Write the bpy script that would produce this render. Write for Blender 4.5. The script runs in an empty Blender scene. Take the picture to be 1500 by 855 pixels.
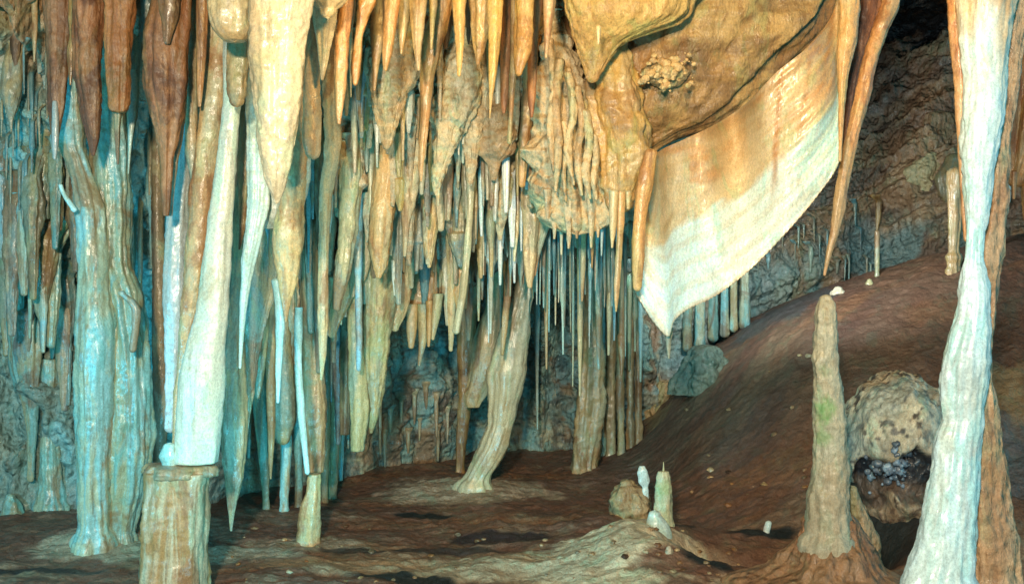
import bpy, math, random
import numpy as np
from mathutils import Vector
from mathutils.bvhtree import BVHTree
random.seed(7); rng = np.random.default_rng(7)
scene = bpy.context.scene
COL = scene.collection
F = 1500.0; CU, CV, CZ = 750.0, 427.5, 1.5

def P(u, v, Y):
    """photo pixel at distance Y in front of the camera -> world point"""
    return ((u-CU)/F*Y, Y, CZ+(CV-v)/F*Y)

# ------------------------------------------------------------------ noise
def _hash(i, j, k):
    h = (i.astype(np.int64)*374761393 + j.astype(np.int64)*668265263 + k.astype(np.int64)*2147483647) & 0xffffffff
    h = ((h ^ (h >> 13))*1274126177) & 0xffffffff
    h = ((h ^ (h >> 16))*2246822519) & 0xffffffff
    return ((h ^ (h >> 15)) & 0xffffff)/float(0xffffff)
def vnoise(x, y, z):
    xi, yi, zi = np.floor(x), np.floor(y), np.floor(z)
    fx, fy, fz = x-xi, y-yi, z-zi
    sx, sy, sz = [f*f*f*(f*(f*6-15)+10) for f in (fx, fy, fz)]
    r = 0
    for a in (0, 1):
        for b in (0, 1):
            for c in (0, 1):
                w = (sx if a else 1-sx)*(sy if b else 1-sy)*(sz if c else 1-sz)
                r = r + w*_hash(xi+a, yi+b, zi+c)
    return r*2-1
def fbm(x, y, z, oct=4):
    s = 0; a = 1.0; t = 0
    for o in range(oct):
        s = s + a*vnoise(x+17.3*o, y-9.1*o, z+4.7*o); t += a
        x, y, z = x*2.03, y*2.03, z*2.03; a *= .5
    return s/t
def ridge(x, y, z, oct=3):
    s = 0; a = 1.0; t = 0
    for o in range(oct):
        s = s + a*(1-2*np.abs(vnoise(x+11*o, y+5*o, z-7*o))); t += a
        x, y, z = x*2.1, y*2.1, z*2.1; a *= .5
    return s/t
def cells(x, y, z):
    """round knobs: 1 at a cell centre, 0 at its border"""
    xi, yi, zi = np.floor(x), np.floor(y), np.floor(z)
    d = np.full(x.shape, 9.0)
    for a in (-1, 0, 1):
        for b in (-1, 0, 1):
            for c in (-1, 0, 1):
                i, j, k = xi+a, yi+b, zi+c
                px = i+_hash(i, j, k); py = j+_hash(i+31, j, k); pz = k+_hash(i, j+57, k)
                d = np.minimum(d, (x-px)**2+(y-py)**2+(z-pz)**2)
    return 1-np.minimum(1, np.sqrt(d))
def sm(t):
    t = np.clip(t, 0, 1); return t*t*(3-2*t)

# ------------------------------------------------------------------ materials
def stone(name, base, second, stain, rough=.5, streak=.5, stain_amt=.5, bump=.5, knob=0.0, sss=0, fine=55, stretch=.22, edge=.06, wet=.32):
    m = bpy.data.materials.new(name); m.use_nodes = True
    n, l = m.node_tree.nodes, m.node_tree.links; n.clear()
    out = n.new('ShaderNodeOutputMaterial'); b = n.new('ShaderNodeBsdfPrincipled'); l.new(b.outputs[0], out.inputs[0])
    geo = n.new('ShaderNodeNewGeometry'); oi = n.new('ShaderNodeObjectInfo')
    off = n.new('ShaderNodeVectorMath'); off.operation = 'ADD'
    cmb = n.new('ShaderNodeCombineXYZ'); mul = n.new('ShaderNodeMath'); mul.operation = 'MULTIPLY'; mul.inputs[1].default_value = 37
    l.new(oi.outputs['Random'], mul.inputs[0]); l.new(mul.outputs[0], cmb.inputs[0]); l.new(mul.outputs[0], cmb.inputs[2])
    l.new(geo.outputs['Position'], off.inputs[0]); l.new(cmb.outputs[0], off.inputs[1])
    def noise(scale, vec_scale=(1,1,1), detail=6, rg=.6, dist=0):
        mp = n.new('ShaderNodeMapping'); mp.inputs['Scale'].default_value = vec_scale; l.new(off.outputs[0], mp.inputs[0])
        t = n.new('ShaderNodeTexNoise'); t.inputs['Scale'].default_value = scale; t.inputs['Detail'].default_value = detail
        t.inputs['Roughness'].default_value = rg; t.inputs['Distortion'].default_value = dist; l.new(mp.outputs[0], t.inputs[0]); return t.outputs[0]
    def ramp(src, lo, hi):
        r = n.new('ShaderNodeMapRange'); r.inputs[1].default_value = lo; r.inputs[2].default_value = hi; r.interpolation_type = 'SMOOTHSTEP'
        l.new(src, r.inputs[0]); return r.outputs[0]
    def mix(fac, a, c, blend='MIX', k=None):
        x = n.new('ShaderNodeMix'); x.data_type = 'RGBA'; x.blend_type = blend
        if k is not None:
            q = n.new('ShaderNodeMath'); q.operation = 'MULTIPLY'; q.inputs[1].default_value = k; l.new(fac, q.inputs[0]); fac = q.outputs[0]
        if isinstance(fac, float): x.inputs[0].default_value = fac
        else: l.new(fac, x.inputs[0])
        for s, i in ((a, 6), (c, 7)):
            if isinstance(s, tuple): x.inputs[i].default_value = (*s, 1)
            else: l.new(s, x.inputs[i])
        return x.outputs[2]
    st = noise(9, (1,1,stretch), 7, .62, .6)
    c = mix(ramp(st, .45, .56), base, second, k=min(1, streak*1.3))
    c = mix(ramp(noise(5, (1,1,.35), 7, .65, 1.2), .52, .62), c, tuple(x*y for x, y in zip(base, (.66,1.02,1.0))), k=.55)  # mint patches: cyan cast of the light put into the colour
    sn = noise(3.2, (1,1,.45), 8, .65, .9)
    c = mix(ramp(sn, .50, .60), c, stain, k=stain_amt)
    lines = noise(26, (1,1,stretch*.35), 5, .6, .4)
    c = mix(ramp(lines, .55, .63), c, tuple(x*.55 for x in stain), k=.45*stain_amt+.1)
    f1 = noise(105, (1,1,.8), 5, .8)
    c = mix(ramp(f1, .3, .7), c, (1.0, 1.0, 1.0), 'OVERLAY', k=.0) if False else c
    g = n.new('ShaderNodeMapRange'); g.inputs[1].default_value = .3; g.inputs[2].default_value = .72; g.inputs[3].default_value = .60; g.inputs[4].default_value = 1.28
    l.new(f1, g.inputs[0])
    vm = n.new('ShaderNodeVectorMath'); vm.operation = 'SCALE'; l.new(c, vm.inputs[0]); l.new(g.outputs[0], vm.inputs['Scale'])
    c = mix(1.0, vm.outputs[0], oi.outputs['Color'], 'MULTIPLY')
    att = None
    l.new(c, b.inputs['Base Color'])
    rr = n.new('ShaderNodeMapRange'); rr.inputs[1].default_value = .3; rr.inputs[2].default_value = .7
    rr.inputs[3].default_value = max(.15, rough-.18); rr.inputs[4].default_value = min(1, rough+.22); l.new(sn, rr.inputs[0]); l.new(rr.outputs[0], b.inputs['Roughness'])
    b.inputs['Specular IOR Level'].default_value = .5; b.inputs['Coat Weight'].default_value = wet; b.inputs['Coat Roughness'].default_value = .16
    if sss:
        b.inputs['Subsurface Weight'].default_value = sss; b.inputs['Subsurface Radius'].default_value = (.03,.018,.01); b.inputs['Subsurface Scale'].default_value = 1
    h1 = noise(16, (1,1,.4), 7, .62, .5); h2 = noise(fine, (1,1,.6), 4, .6)
    ad = n.new('ShaderNodeMath'); ad.operation = 'MULTIPLY_ADD'; ad.inputs[1].default_value = .22; l.new(h2, ad.inputs[0]); l.new(h1, ad.inputs[2]); hh = ad.outputs[0]
    if knob:
        mp = n.new('ShaderNodeMapping'); l.new(off.outputs[0], mp.inputs[0])
        vo = n.new('ShaderNodeTexVoronoi'); vo.feature = 'SMOOTH_F1'; vo.inputs['Scale'].default_value = 24; l.new(mp.outputs[0], vo.inputs[0])
        a2 = n.new('ShaderNodeMath'); a2.operation = 'MULTIPLY_ADD'; a2.inputs[1].default_value = -knob; l.new(vo.outputs[0], a2.inputs[0]); l.new(hh, a2.inputs[2]); hh = a2.outputs[0]
    bp = n.new('ShaderNodeBump'); bp.inputs['Strength'].default_value = bump; bp.inputs['Distance'].default_value = .035
    l.new(hh, bp.inputs['Height']); l.new(bp.outputs[0], b.inputs['Normal'])
    bc2 = n.new('ShaderNodeBump'); bc2.inputs['Strength'].default_value = bump*.5; bc2.inputs['Distance'].default_value = .03; l.new(h1, bc2.inputs['Height']); l.new(bc2.outputs[0], b.inputs['Coat Normal'])
    m['c'] = 0
    m['_out'] = 0
    STN[name] = (m, n, l, b, mix, noise, ramp, c)
    return m
STN = {}
M = {
 'white':  stone('pale_calcite', (.74,.76,.72), (.62,.68,.62), (.50,.42,.27), .32, .7, .5, .22),
 'cream':  stone('cream_calcite', (.76,.66,.46), (.62,.56,.42), (.52,.32,.14), .36, .7, .55, .28),
 'tan':    stone('tan_calcite', (.52,.39,.22), (.40,.39,.28), (.28,.14,.06), .42, .9, .75, .45),
 'orange': stone('iron_stained_calcite', (.50,.27,.10), (.56,.38,.19), (.20,.08,.03), .40, .8, .7, .45),
 'brown':  stone('brown_flowstone', (.23,.110,.042), (.32,.18,.080), (.085,.038,.020), .5, .8, .8, .5, wet=.08),
 'olive':  stone('olive_calcite', (.41,.35,.20), (.27,.31,.25), (.21,.115,.05), .45, .9, .75, .5),
 'aqua':   stone('cyan_cast_calcite', (.24,.46,.47), (.36,.42,.30), (.27,.19,.09), .32, 1.0, .85, .35),  # pale calcite with the cyan light put into its base colour
 'teal':   stone('teal_cast_calcite', (.14,.30,.31), (.26,.27,.18), (.14,.09,.05), .45, 1.0, .75, .55),  # calcite with the teal light of the recess put into its colour
 'gold':   stone('golden_flowstone', (.60,.40,.14), (.54,.40,.20), (.34,.16,.05), .42, .8, .65, .5, knob=.2),
 'crust':  stone('crusty_calcite', (.60,.50,.34), (.50,.44,.31), (.34,.20,.10), .6, .6, .55, .9, knob=1.0, stretch=.8),
}
M['bluish'] = stone('blue_grey_nodules', (.30,.40,.48), (.18,.26,.34), (.10,.09,.12), .35, .5, .4, .3)
M['stag'] = stone('stalagmite_calcite', (.50,.45,.31), (.42,.42,.31), (.42,.28,.15), .55, .5, .4, .7, knob=.3, stretch=.8)
def moss(m):
    _, n, l, b, mix, noise, ramp, c = STN[m.name]
    geo = n.new('ShaderNodeNewGeometry'); t = noise(28, (1,1,.8), 4, .6)
    for (u, v, Y, r, k) in ((972, 716, 6.02, .055, .4), (1203, 600, 4.98, .075, .8), (1208, 545, 4.95, .055, .6), (1203, 640, 5.0, .05, .5)):
        d = n.new('ShaderNodeVectorMath'); d.operation = 'DISTANCE'; d.inputs[1].default_value = P(u, v, Y); l.new(geo.outputs['Position'], d.inputs[0])
        q = n.new('ShaderNodeMath'); q.operation = 'MULTIPLY_ADD'; q.inputs[1].default_value = r*1.6; l.new(t, q.inputs[0]); l.new(d.outputs['Value'], q.inputs[2])
        c = mix(ramp(q.outputs[0], r*2.1, r*1.2), c, (.15,.36,.10), k=k)
    l.new(c, b.inputs['Base Color'])
moss(M['stag'])
M['stump'] = stone('stained_stump_calcite', (.58,.49,.31), (.42,.24,.09), (.28,.13,.05), .45, 1.0, .7, .4, stretch=.12)
# wall: regional minerals and painted light come from a colour attribute
def attr_stone(name, stain, bump, knob, stretch=.6, fine=50, rough=.6, streak=.5, stain_amt=.5):
    m = stone(name, (1,1,1), (.72,.70,.66), stain, rough, streak, stain_amt, bump, knob, stretch=stretch, fine=fine)
    _, n, l, b, mix, noise, ramp, c = STN[name]
    a = n.new('ShaderNodeAttribute'); a.attribute_name = 'mineral'
    l.new(mix(1.0, c, a.outputs['Color'], 'MULTIPLY'), b.inputs['Base Color'])
    return m
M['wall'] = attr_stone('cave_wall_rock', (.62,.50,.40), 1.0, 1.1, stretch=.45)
M['floor'] = attr_stone('cave_floor_mud', (.60,.45,.36), .8, .35, stretch=1.0, fine=40, rough=.68)
M['mineral'] = attr_stone('banded_column_calcite', (.80,.70,.55), .25, 0, stretch=.2, rough=.35, streak=.25, stain_amt=.35)
M['mass'] = attr_stone('ceiling_rock', (.62,.44,.32), .9, .4, stretch=.9)

# ------------------------------------------------------------------ mesh helpers
def mesh_obj(name, V, Fc, mat, parent=None, color=None, attr=None):
    me = bpy.data.meshes.new(name); V = np.asarray(V, dtype=np.float32); Fc = np.asarray(Fc, dtype=np.int32)
    me.vertices.add(len(V)); me.vertices.foreach_set('co', V.ravel())
    nf = len(Fc); me.loops.add(nf*4); me.loops.foreach_set('vertex_index', Fc.ravel())
    me.polygons.add(nf); me.polygons.foreach_set('loop_start', np.arange(0, nf*4, 4, dtype=np.int32))
    me.polygons.foreach_set('use_smooth', np.ones(nf, dtype=bool))
    me.update(calc_edges=True); me.validate()
    if attr is not None:
        ca = me.color_attributes.new('mineral', 'FLOAT_COLOR', 'POINT')
        ca.data.foreach_set('color', np.concatenate([attr, np.ones((len(V),1))], 1).astype(np.float32).ravel())
    me.materials.append(M[mat] if isinstance(mat, str) else mat)
    o = bpy.data.objects.new(name, me); COL.objects.link(o); o.parent = parent
    if color: o.color = (*color, 1)
    return o
def grid_faces(nu, nv, wrap=False):
    i, j = np.meshgrid(np.arange(nv-1), np.arange(nu if wrap else nu-1), indexing='ij')
    a = i*nu+j; b = i*nu+(j+1) % nu
    return np.stack([a, b, b+nu, a+nu], -1).reshape(-1, 4)
def grid_normals(G):
    du = np.gradient(G, axis=1); dv = np.gradient(G, axis=0)
    nn = np.cross(du, dv); return nn/np.maximum(1e-9, np.linalg.norm(nn, axis=2, keepdims=True))
def herm(xs, ys, x):
    xs, ys = np.asarray(xs, float), np.asarray(ys, float)
    if len(xs) == 2: return np.interp(x, xs, ys)
    h = np.diff(xs); d = np.diff(ys)/h
    m = np.zeros(len(xs)); m[0], m[-1] = d[0], d[-1]
    for k in range(1, len(xs)-1):
        m[k] = 0 if d[k-1]*d[k] <= 0 else 2*d[k-1]*d[k]/(d[k-1]+d[k])
    i = np.clip(np.searchsorted(xs, x, side='right')-1, 0, len(xs)-2); t = (x-xs[i])/h[i]
    t2, t3 = t*t, t*t*t
    return (2*t3-3*t2+1)*ys[i]+(t3-2*t2+t)*h[i]*m[i]+(-2*t3+3*t2)*ys[i+1]+(t3-t2)*h[i]*m[i+1]
def tag(o, label, cat, group=None, kind=None):
    if label: o['label'] = label
    if cat: o['category'] = cat
    if group: o['group'] = group
    o['kind'] = kind or 'thing'
    return o

# ------------------------------------------------------------------ the floor with its flowstone slope
def floor_h(x, y):
    cx = herm([-9,-.3,.3,.7,1.0,1.5,1.9,2.4,3.0,4.0,5.2,9], [0,0,.0,.05,.14,.62,.98,1.33,1.56,1.84,2.05,2.4], x)
    y0 = herm([-9,0,.8,1.4,2.2,3.2,5,9], [8,7.9,7.2,6.3,5.75,5.7,5.3,5], x)
    t = np.clip((y-y0)/(9.0-y0), 0, 1)
    dome = np.sin(t*np.pi/2)**1.15
    back = np.where(y > 9.0, 1-.10*np.clip(y-9, 0, 4), 1)
    h = cx*dome*back
    h = h + .05*np.clip((y-7.5)/2, 0, 1)
    # pale hump beside the small stalagmite and stalagmite pedestal
    for (bx, by, hh, rx, ry) in ((.74,5.75,.20,.42,.55), (1.56,5.2,.12,.26,.30), (-.36,7.75,.05,.5,.4), (-2.45,6.05,.07,.35,.3),
                                 (2.7,5.55,.35,.55,.4), (.45,6.5,.07,.5,.3), (3.6,4.9,.5,.8,.7), (2.4,6.0,.22,.40,.32)):
        h = h + hh*np.exp(-(((x-bx)/rx)**2+((y-by)/ry)**2)*1.6)
    for (bx, by, hh, rx, ry) in ((1.20,5.70,.30,.40,.18), (1.95,5.75,.24,.25,.3), (.1,5.35,.07,.4,.2), (.25,6.5,.08,.35,.14), (-.25,5.3,.05,.3,.2)):
        h = h - hh*np.exp(-(((x-bx)/rx)**2+((y-by)/ry)**2)*1.6)
    return h
def build_floor():
    x = np.linspace(-8, 8.5, 640); y = np.concatenate([np.linspace(-3, 4.2, 60)[:-1], np.linspace(4.2, 9.6, 520), np.linspace(9.6, 15, 90)[1:]])
    X, Yg = np.meshgrid(x, y)
    Z = floor_h(X, Yg)
    slope = sm(np.clip((floor_h(X, Yg)-.15)/.4, 0, 1))
    Z = Z + (1-slope)*(.055*fbm(X*1.6, Yg*2.6, X*0, 5) + .016*ridge(X*4, Yg*6, X*0+3, 4) + .020*cells(X*7, Yg*9, X*0) + .012*cells(X*19, Yg*22, X*0) + .008*fbm(X*30, Yg*34, X*0, 3))
    # slope ripples run down the fall line (towards the lower left)
    a = (X*.75+Yg*.66); b = (X*.66-Yg*.75)
    Z = Z + slope*(.035*fbm(a*1.3, b*1.3, X*0+7, 4) + .018*ridge(b*2.6+.6*fbm(X*2,Yg*2,X*0,2), a*.9, X*0+9, 3) + .016*ridge(a*8, b*12, X*0+1, 4) + .010*fbm(X*14, Yg*14, X*0+1, 4) + .006*cells(X*16, Yg*16, X*0))
    V = np.stack([X, Yg, Z], -1)
    # mineral regions: mud, iron, pale calcite crust, black manganese
    mud = np.array([.175,.088,.055]); iron = np.array([.26,.12,.055]); pale = np.array([.52,.43,.28]); black = np.array([.010,.015,.016]); rust = np.array([.20,.085,.05])
    c = np.broadcast_to(mud, X.shape+(3,)).copy()
    def lay(mask, colr):
        nonlocal c
        c = c*(1-mask[..., None])+np.array(colr)*mask[..., None]
    lay(.8*sm(fbm(X*1.2, Yg*3.2, X*0+2, 5)*3-.2), iron*.9)
    lay(.38*(1-slope)*sm(fbm(X*1.8, Yg*2.4, X*0+5, 5)*4-.7)*sm((6.6-Yg)/.8), (.46,.34,.20))
    lay(.3*(1-slope)*sm(fbm(X*4, Yg*5, X*0+15, 5)*4-.3), pale*.6)
    lay(slope*.35*sm(fbm(b*2, a*.8, X*0+6, 4)*3), (.24,.155,.10))
    lay(slope*.6*sm(fbm(b*2.6, a*.6, X*0+16, 4)*4-.6), (.12,.062,.045))
    lay(slope*.3*sm(1.25-np.hypot((X-1.75)/.75, (Yg-8.1)/.9))*sm(.6+fbm(b*3, a, X*0+26, 4)*2), (.30,.25,.14))
    def at(u, v):
        for Y in np.arange(4.0, 12, .01):
            p = P(u, v, Y)
            if p[2] < floor_h(np.array([p[0]]), np.array([Y]))[0]: return p[0], Y
        return P(u, v, 9)[:2]
    def blob(u, v, rx, ry, colr, amt=1, k=.5, s=3.2):
        bx, by = at(u, v)
        d = np.hypot((X-bx)/rx, (Yg-by)/ry)+k*fbm(X*s*2, Yg*s*2, X*0+bx*5, 5)
        lay(amt*sm((1.05-d)*3.0), colr)
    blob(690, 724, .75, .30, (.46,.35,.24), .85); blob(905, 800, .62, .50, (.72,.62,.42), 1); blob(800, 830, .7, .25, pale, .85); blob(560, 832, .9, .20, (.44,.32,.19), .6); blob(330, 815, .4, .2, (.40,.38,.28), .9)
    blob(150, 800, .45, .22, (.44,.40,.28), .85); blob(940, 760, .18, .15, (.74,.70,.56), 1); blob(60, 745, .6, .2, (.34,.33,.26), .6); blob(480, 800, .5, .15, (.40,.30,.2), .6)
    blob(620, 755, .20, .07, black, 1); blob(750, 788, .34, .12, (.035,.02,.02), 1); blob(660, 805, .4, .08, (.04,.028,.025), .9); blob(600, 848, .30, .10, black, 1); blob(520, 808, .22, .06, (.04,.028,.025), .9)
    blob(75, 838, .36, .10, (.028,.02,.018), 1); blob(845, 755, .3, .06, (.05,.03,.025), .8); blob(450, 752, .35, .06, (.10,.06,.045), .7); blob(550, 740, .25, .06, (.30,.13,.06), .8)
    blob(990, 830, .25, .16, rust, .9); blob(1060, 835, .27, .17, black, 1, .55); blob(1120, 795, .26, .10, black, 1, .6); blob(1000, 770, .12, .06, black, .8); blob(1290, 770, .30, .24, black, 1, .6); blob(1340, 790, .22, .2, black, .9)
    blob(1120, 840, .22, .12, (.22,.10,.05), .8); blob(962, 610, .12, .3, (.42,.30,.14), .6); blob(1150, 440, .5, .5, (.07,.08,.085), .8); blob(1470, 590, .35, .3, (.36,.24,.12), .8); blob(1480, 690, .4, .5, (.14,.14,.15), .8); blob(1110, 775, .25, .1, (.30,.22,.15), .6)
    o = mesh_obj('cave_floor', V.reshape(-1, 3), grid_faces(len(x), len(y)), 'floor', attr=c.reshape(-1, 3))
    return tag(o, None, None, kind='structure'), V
floor_o, _ = build_floor()

# ------------------------------------------------------------------ the wall that rolls over into the ceiling
PROF = {   # x : (y, z) from the foot of the wall up and over the camera
 -9.0: [(6.6,-.4),(6.7,.3),(6.9,1.0),(6.9,1.7),(6.4,2.3),(5.8,2.8),(5.2,3.2),(4.4,3.6),(2.5,4.0),(-1.0,4.4)],
 -4.0: [(6.9,-.4),(7.1,.3),(7.3,1.0),(7.2,1.8),(6.8,2.3),(6.5,2.8),(6.0,3.25),(5.0,3.7),(3.0,4.1),(-1.0,4.5)],
 -2.6: [(7.0,-.4),(7.1,.3),(7.2,1.0),(7.1,1.7),(6.8,2.2),(6.6,2.7),(6.1,3.2),(5.1,3.7),(3.0,4.2),(-1.0,4.6)],
 -1.5: [(7.9,-.4),(8.0,.3),(7.9,1.0),(7.5,1.6),(6.9,1.85),(6.5,2.3),(6.2,2.9),(5.3,3.7),(3.0,4.2),(-1.0,4.6)],
 -0.5: [(9.0,-.4),(9.2,.3),(9.3,1.0),(8.8,1.65),(7.2,1.9),(6.5,2.25),(6.2,2.85),(5.5,3.65),(3.0,4.2),(-1.0,4.6)],
  0.0: [(9.1,-.4),(9.3,.3),(9.4,1.0),(9.0,1.7),(7.3,2.0),(6.5,2.3),(6.2,2.9),(5.6,3.65),(3.0,4.2),(-1.0,4.6)],
  0.8: [(9.2,-.4),(9.3,.3),(9.4,1.0),(9.0,1.75),(7.2,2.05),(6.5,2.3),(6.2,2.9),(5.6,3.7),(3.0,4.3),(-1.0,4.7)],
  1.3: [(9.6,-.4),(9.6,.3),(9.6,1.1),(9.6,1.9),(9.2,2.7),(8.3,3.3),(7.4,3.9),(5.6,4.4),(3.0,4.6),(-1.0,4.9)],
  2.3: [(10.2,-.4),(10.2,.6),(10.2,1.5),(10.5,2.2),(11,3.0),(12,3.8),(12.4,4.6),(8.5,5.6),(3.0,5.4),(-1.0,5.2)],
  3.6: [(10.6,-.4),(10.6,.8),(10.6,1.7),(10.8,2.4),(11.4,3.2),(13,3.95),(15,5.0),(12,6.6),(3.0,6.2),(-1.0,5.6)],
  5.0: [(10.6,-.4),(10.5,.8),(10.3,1.8),(10.3,2.5),(10.8,3.3),(12,4.4),(15,5.4),(12,6.8),(3.0,6.4),(-1.0,5.8)],
  9.5: [(9,-.4),(9,.8),(8.8,1.8),(8.8,2.6),(9.0,3.4),(9.5,4.4),(9.5,5.4),(8,6.6),(3.0,6.4),(-1.0,5.8)] }
def build_wall():
    xs = np.array(sorted(PROF)); prof = np.array([PROF[k] for k in xs], float)
    x = np.concatenate([np.linspace(-8.5, -4.6, 60)[:-1], np.linspace(-4.6, 5.6, 720), np.linspace(5.6, 9, 40)[1:]])
    s = np.concatenate([np.linspace(0, 6.6, 640), np.linspace(6.6, 9, 60)[1:]])
    K = np.zeros((len(x), 10, 2))
    for k in range(10):
        for d in range(2): K[:, k, d] = herm(xs, prof[:, k, d], x)
    wob = .22*fbm(x*.9, x*0, x*0+3, 3)
    G = np.zeros((len(s), len(x), 3))
    ki = np.arange(10)
    for j in range(len(x)):
        G[:, j, 0] = x[j]; G[:, j, 1] = herm(ki, K[j, :, 0], s)+wob[j]; G[:, j, 2] = herm(ki, K[j, :, 1], s)
    N = grid_normals(G)
    X, Yg, Z = G[..., 0], G[..., 1], G[..., 2]
    # make the normal face the inside of the cave
    c0 = np.array([0, 4.5, 1.5]); fl = np.sign(((c0-G)*N).sum(-1, keepdims=True)); fl[fl == 0] = 1; N = N*np.median(fl)
    far = sm((X-1.2)/.8)
    wx = X+.15*fbm(X*2, Yg*2, Z*2, 2)
    D = .26*fbm(wx*1.1, Yg*1.1, Z*.8, 4)
    D += (1-far)*sm((Z-1.9)/.3)*(.10*cells(wx*3.6, Yg*3.6, Z*3)+.05*cells(wx*9, Yg*9, Z*7))
    D += (1-.5*far)*.17*ridge(wx*2.3, Yg*1.2, Z*.45, 4)
    low = sm((2.1-Z)/.5); lf = sm((-2.1-X)/.4)
    D += .060*ridge(wx*7, Yg*6, Z*1.8+far*3*Z, 3) + (.06+.05*low)*(1-.7*far)*cells(wx*6, Yg*6, Z*4.5) + (.03+.03*low)*(1-.5*far)*cells(wx*13, Yg*13, Z*10) + .016*fbm(wx*24, Yg*24, Z*20, 3)
    D += lf*(.13*ridge(wx*3.4+.5*fbm(wx*2, Yg, Z*1.3, 2), Yg*2, Z*.7, 3) + .05*ridge(wx*9, Yg*5, Z*1.5, 2))
    # far right: ledges that climb to the right
    led = ridge(X*.5, Yg*.5, (Z-.38*X)*2.4, 3)
    D += far*(.22*led+.07*ridge(X*1.6+.3*fbm(X,Yg,Z,2), Yg, (Z-.45*X)*5, 3))
    # overhanging fringe folds
    D *= np.clip(.35+.65*np.clip(Z/.4, 0, 1), 0, 1)
    G = G+N*D[..., None]
    X, Yg, Z = G[..., 0], G[..., 1], G[..., 2]
    # mineral regions, with warm top light and teal recess light painted in
    cream = np.array([.58,.48,.32]); orange = np.array([.42,.21,.07]); aqua = np.array([.30,.62,.62]); teal = np.array([.26,.44,.40]); brown = np.array([.17,.085,.05]); pale = np.array([.56,.52,.42]); dark = np.array([.05,.035,.035])
    c = np.broadcast_to(cream, X.shape+(3,)).copy()
    def lay(mask, colr):
        nonlocal c
        c = c*(1-mask[..., None])+np.asarray(colr)*mask[..., None]
    nn = fbm(X*1.5, Yg*1.5, Z*1.2, 5); n2 = fbm(X*3+9, Yg*3, Z*1.2, 5)
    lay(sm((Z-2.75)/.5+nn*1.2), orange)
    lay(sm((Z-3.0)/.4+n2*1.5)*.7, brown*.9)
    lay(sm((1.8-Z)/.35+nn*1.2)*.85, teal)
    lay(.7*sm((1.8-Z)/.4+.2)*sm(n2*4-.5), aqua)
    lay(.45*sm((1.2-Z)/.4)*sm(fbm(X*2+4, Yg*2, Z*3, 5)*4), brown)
    lay(.5*sm((1.2-Z)/.6)*sm(fbm(X*4+4, Yg*4, Z*5, 4)*4), cream*.8)
    lo = sm((2.0-Z)/.4); kn = cells(X*6, Yg*6, Z*4.5)
    lay(lo*.75*sm(fbm(X*5+14, Yg*5, Z*5, 4)*6-.2), (.60,.48,.29)); lay(lo*.7*sm(fbm(X*4+24, Yg*4, Z*4, 4)*6-.5), (.36,.18,.08)); lay(lo*.6*sm(fbm(X*6+34, Yg*6, Z*5, 4)*6-.6), (.30,.52,.52)); lay(lo*.6*sm(fbm(X*7+44, Yg*7, Z*7, 4)*7-1.0), (.07,.07,.07))
    lay(sm((-1.9-X)/.5)*.9*sm(.9+nn*2)*sm((3.0-Z)/.5), aqua)
    lay(sm((-2.2-X)/.5)*.6*sm(n2*4)*sm((3.0-Z)/.5), (.26,.26,.17))
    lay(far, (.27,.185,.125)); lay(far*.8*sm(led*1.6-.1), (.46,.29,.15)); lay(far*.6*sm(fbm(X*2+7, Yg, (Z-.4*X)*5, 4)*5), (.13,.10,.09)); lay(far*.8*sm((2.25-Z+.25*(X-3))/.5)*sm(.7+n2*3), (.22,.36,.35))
    lay(far*.5*sm((2.1-Z+.25*(X-3))/.5)*sm(nn*4), (.38,.36,.22)); lay(far*sm((Z-3.55-.1*X+.4*nn)/.3), (.012,.012,.014))  # upper far wall near-black: darkness of the void put into the colour
    lay(sm((X-3.5)/.6)*.7*sm(fbm(X*2, Yg*2, Z*2+40, 4)*3+.1)*far, (.24,.12,.06))
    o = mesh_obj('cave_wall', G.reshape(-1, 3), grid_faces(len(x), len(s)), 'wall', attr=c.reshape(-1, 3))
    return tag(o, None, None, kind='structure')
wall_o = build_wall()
def bvh_of(o):
    me = o.data; n = len(me.vertices); co = np.empty(n*3, np.float32); me.vertices.foreach_get('co', co)
    vi = np.empty(len(me.loops), np.int32); me.loops.foreach_get('vertex_index', vi)
    return BVHTree.FromPolygons(co.reshape(-1, 3).tolist(), vi.reshape(-1, 4).tolist())
WB, FB = bvh_of(wall_o), bvh_of(floor_o)
CAM = Vector((0, 0, CZ))
def hit(b, u, v):
    d = Vector(P(u, v, 1.0))-CAM
    h = b.ray_cast(CAM, d.normalized(), 60)[0]
    return h.y if h else None
def ceil_z(x, y):
    h = WB.ray_cast(Vector((x, y, 2.0)), Vector((0, 0, 1)), 20)[0]
    return h.z if h else 4.5
def floor_z(x, y):
    h = FB.ray_cast(Vector((x, y, 6)), Vector((0, 0, -1)), 20)[0]
    return h.z if h else 0.0

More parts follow.
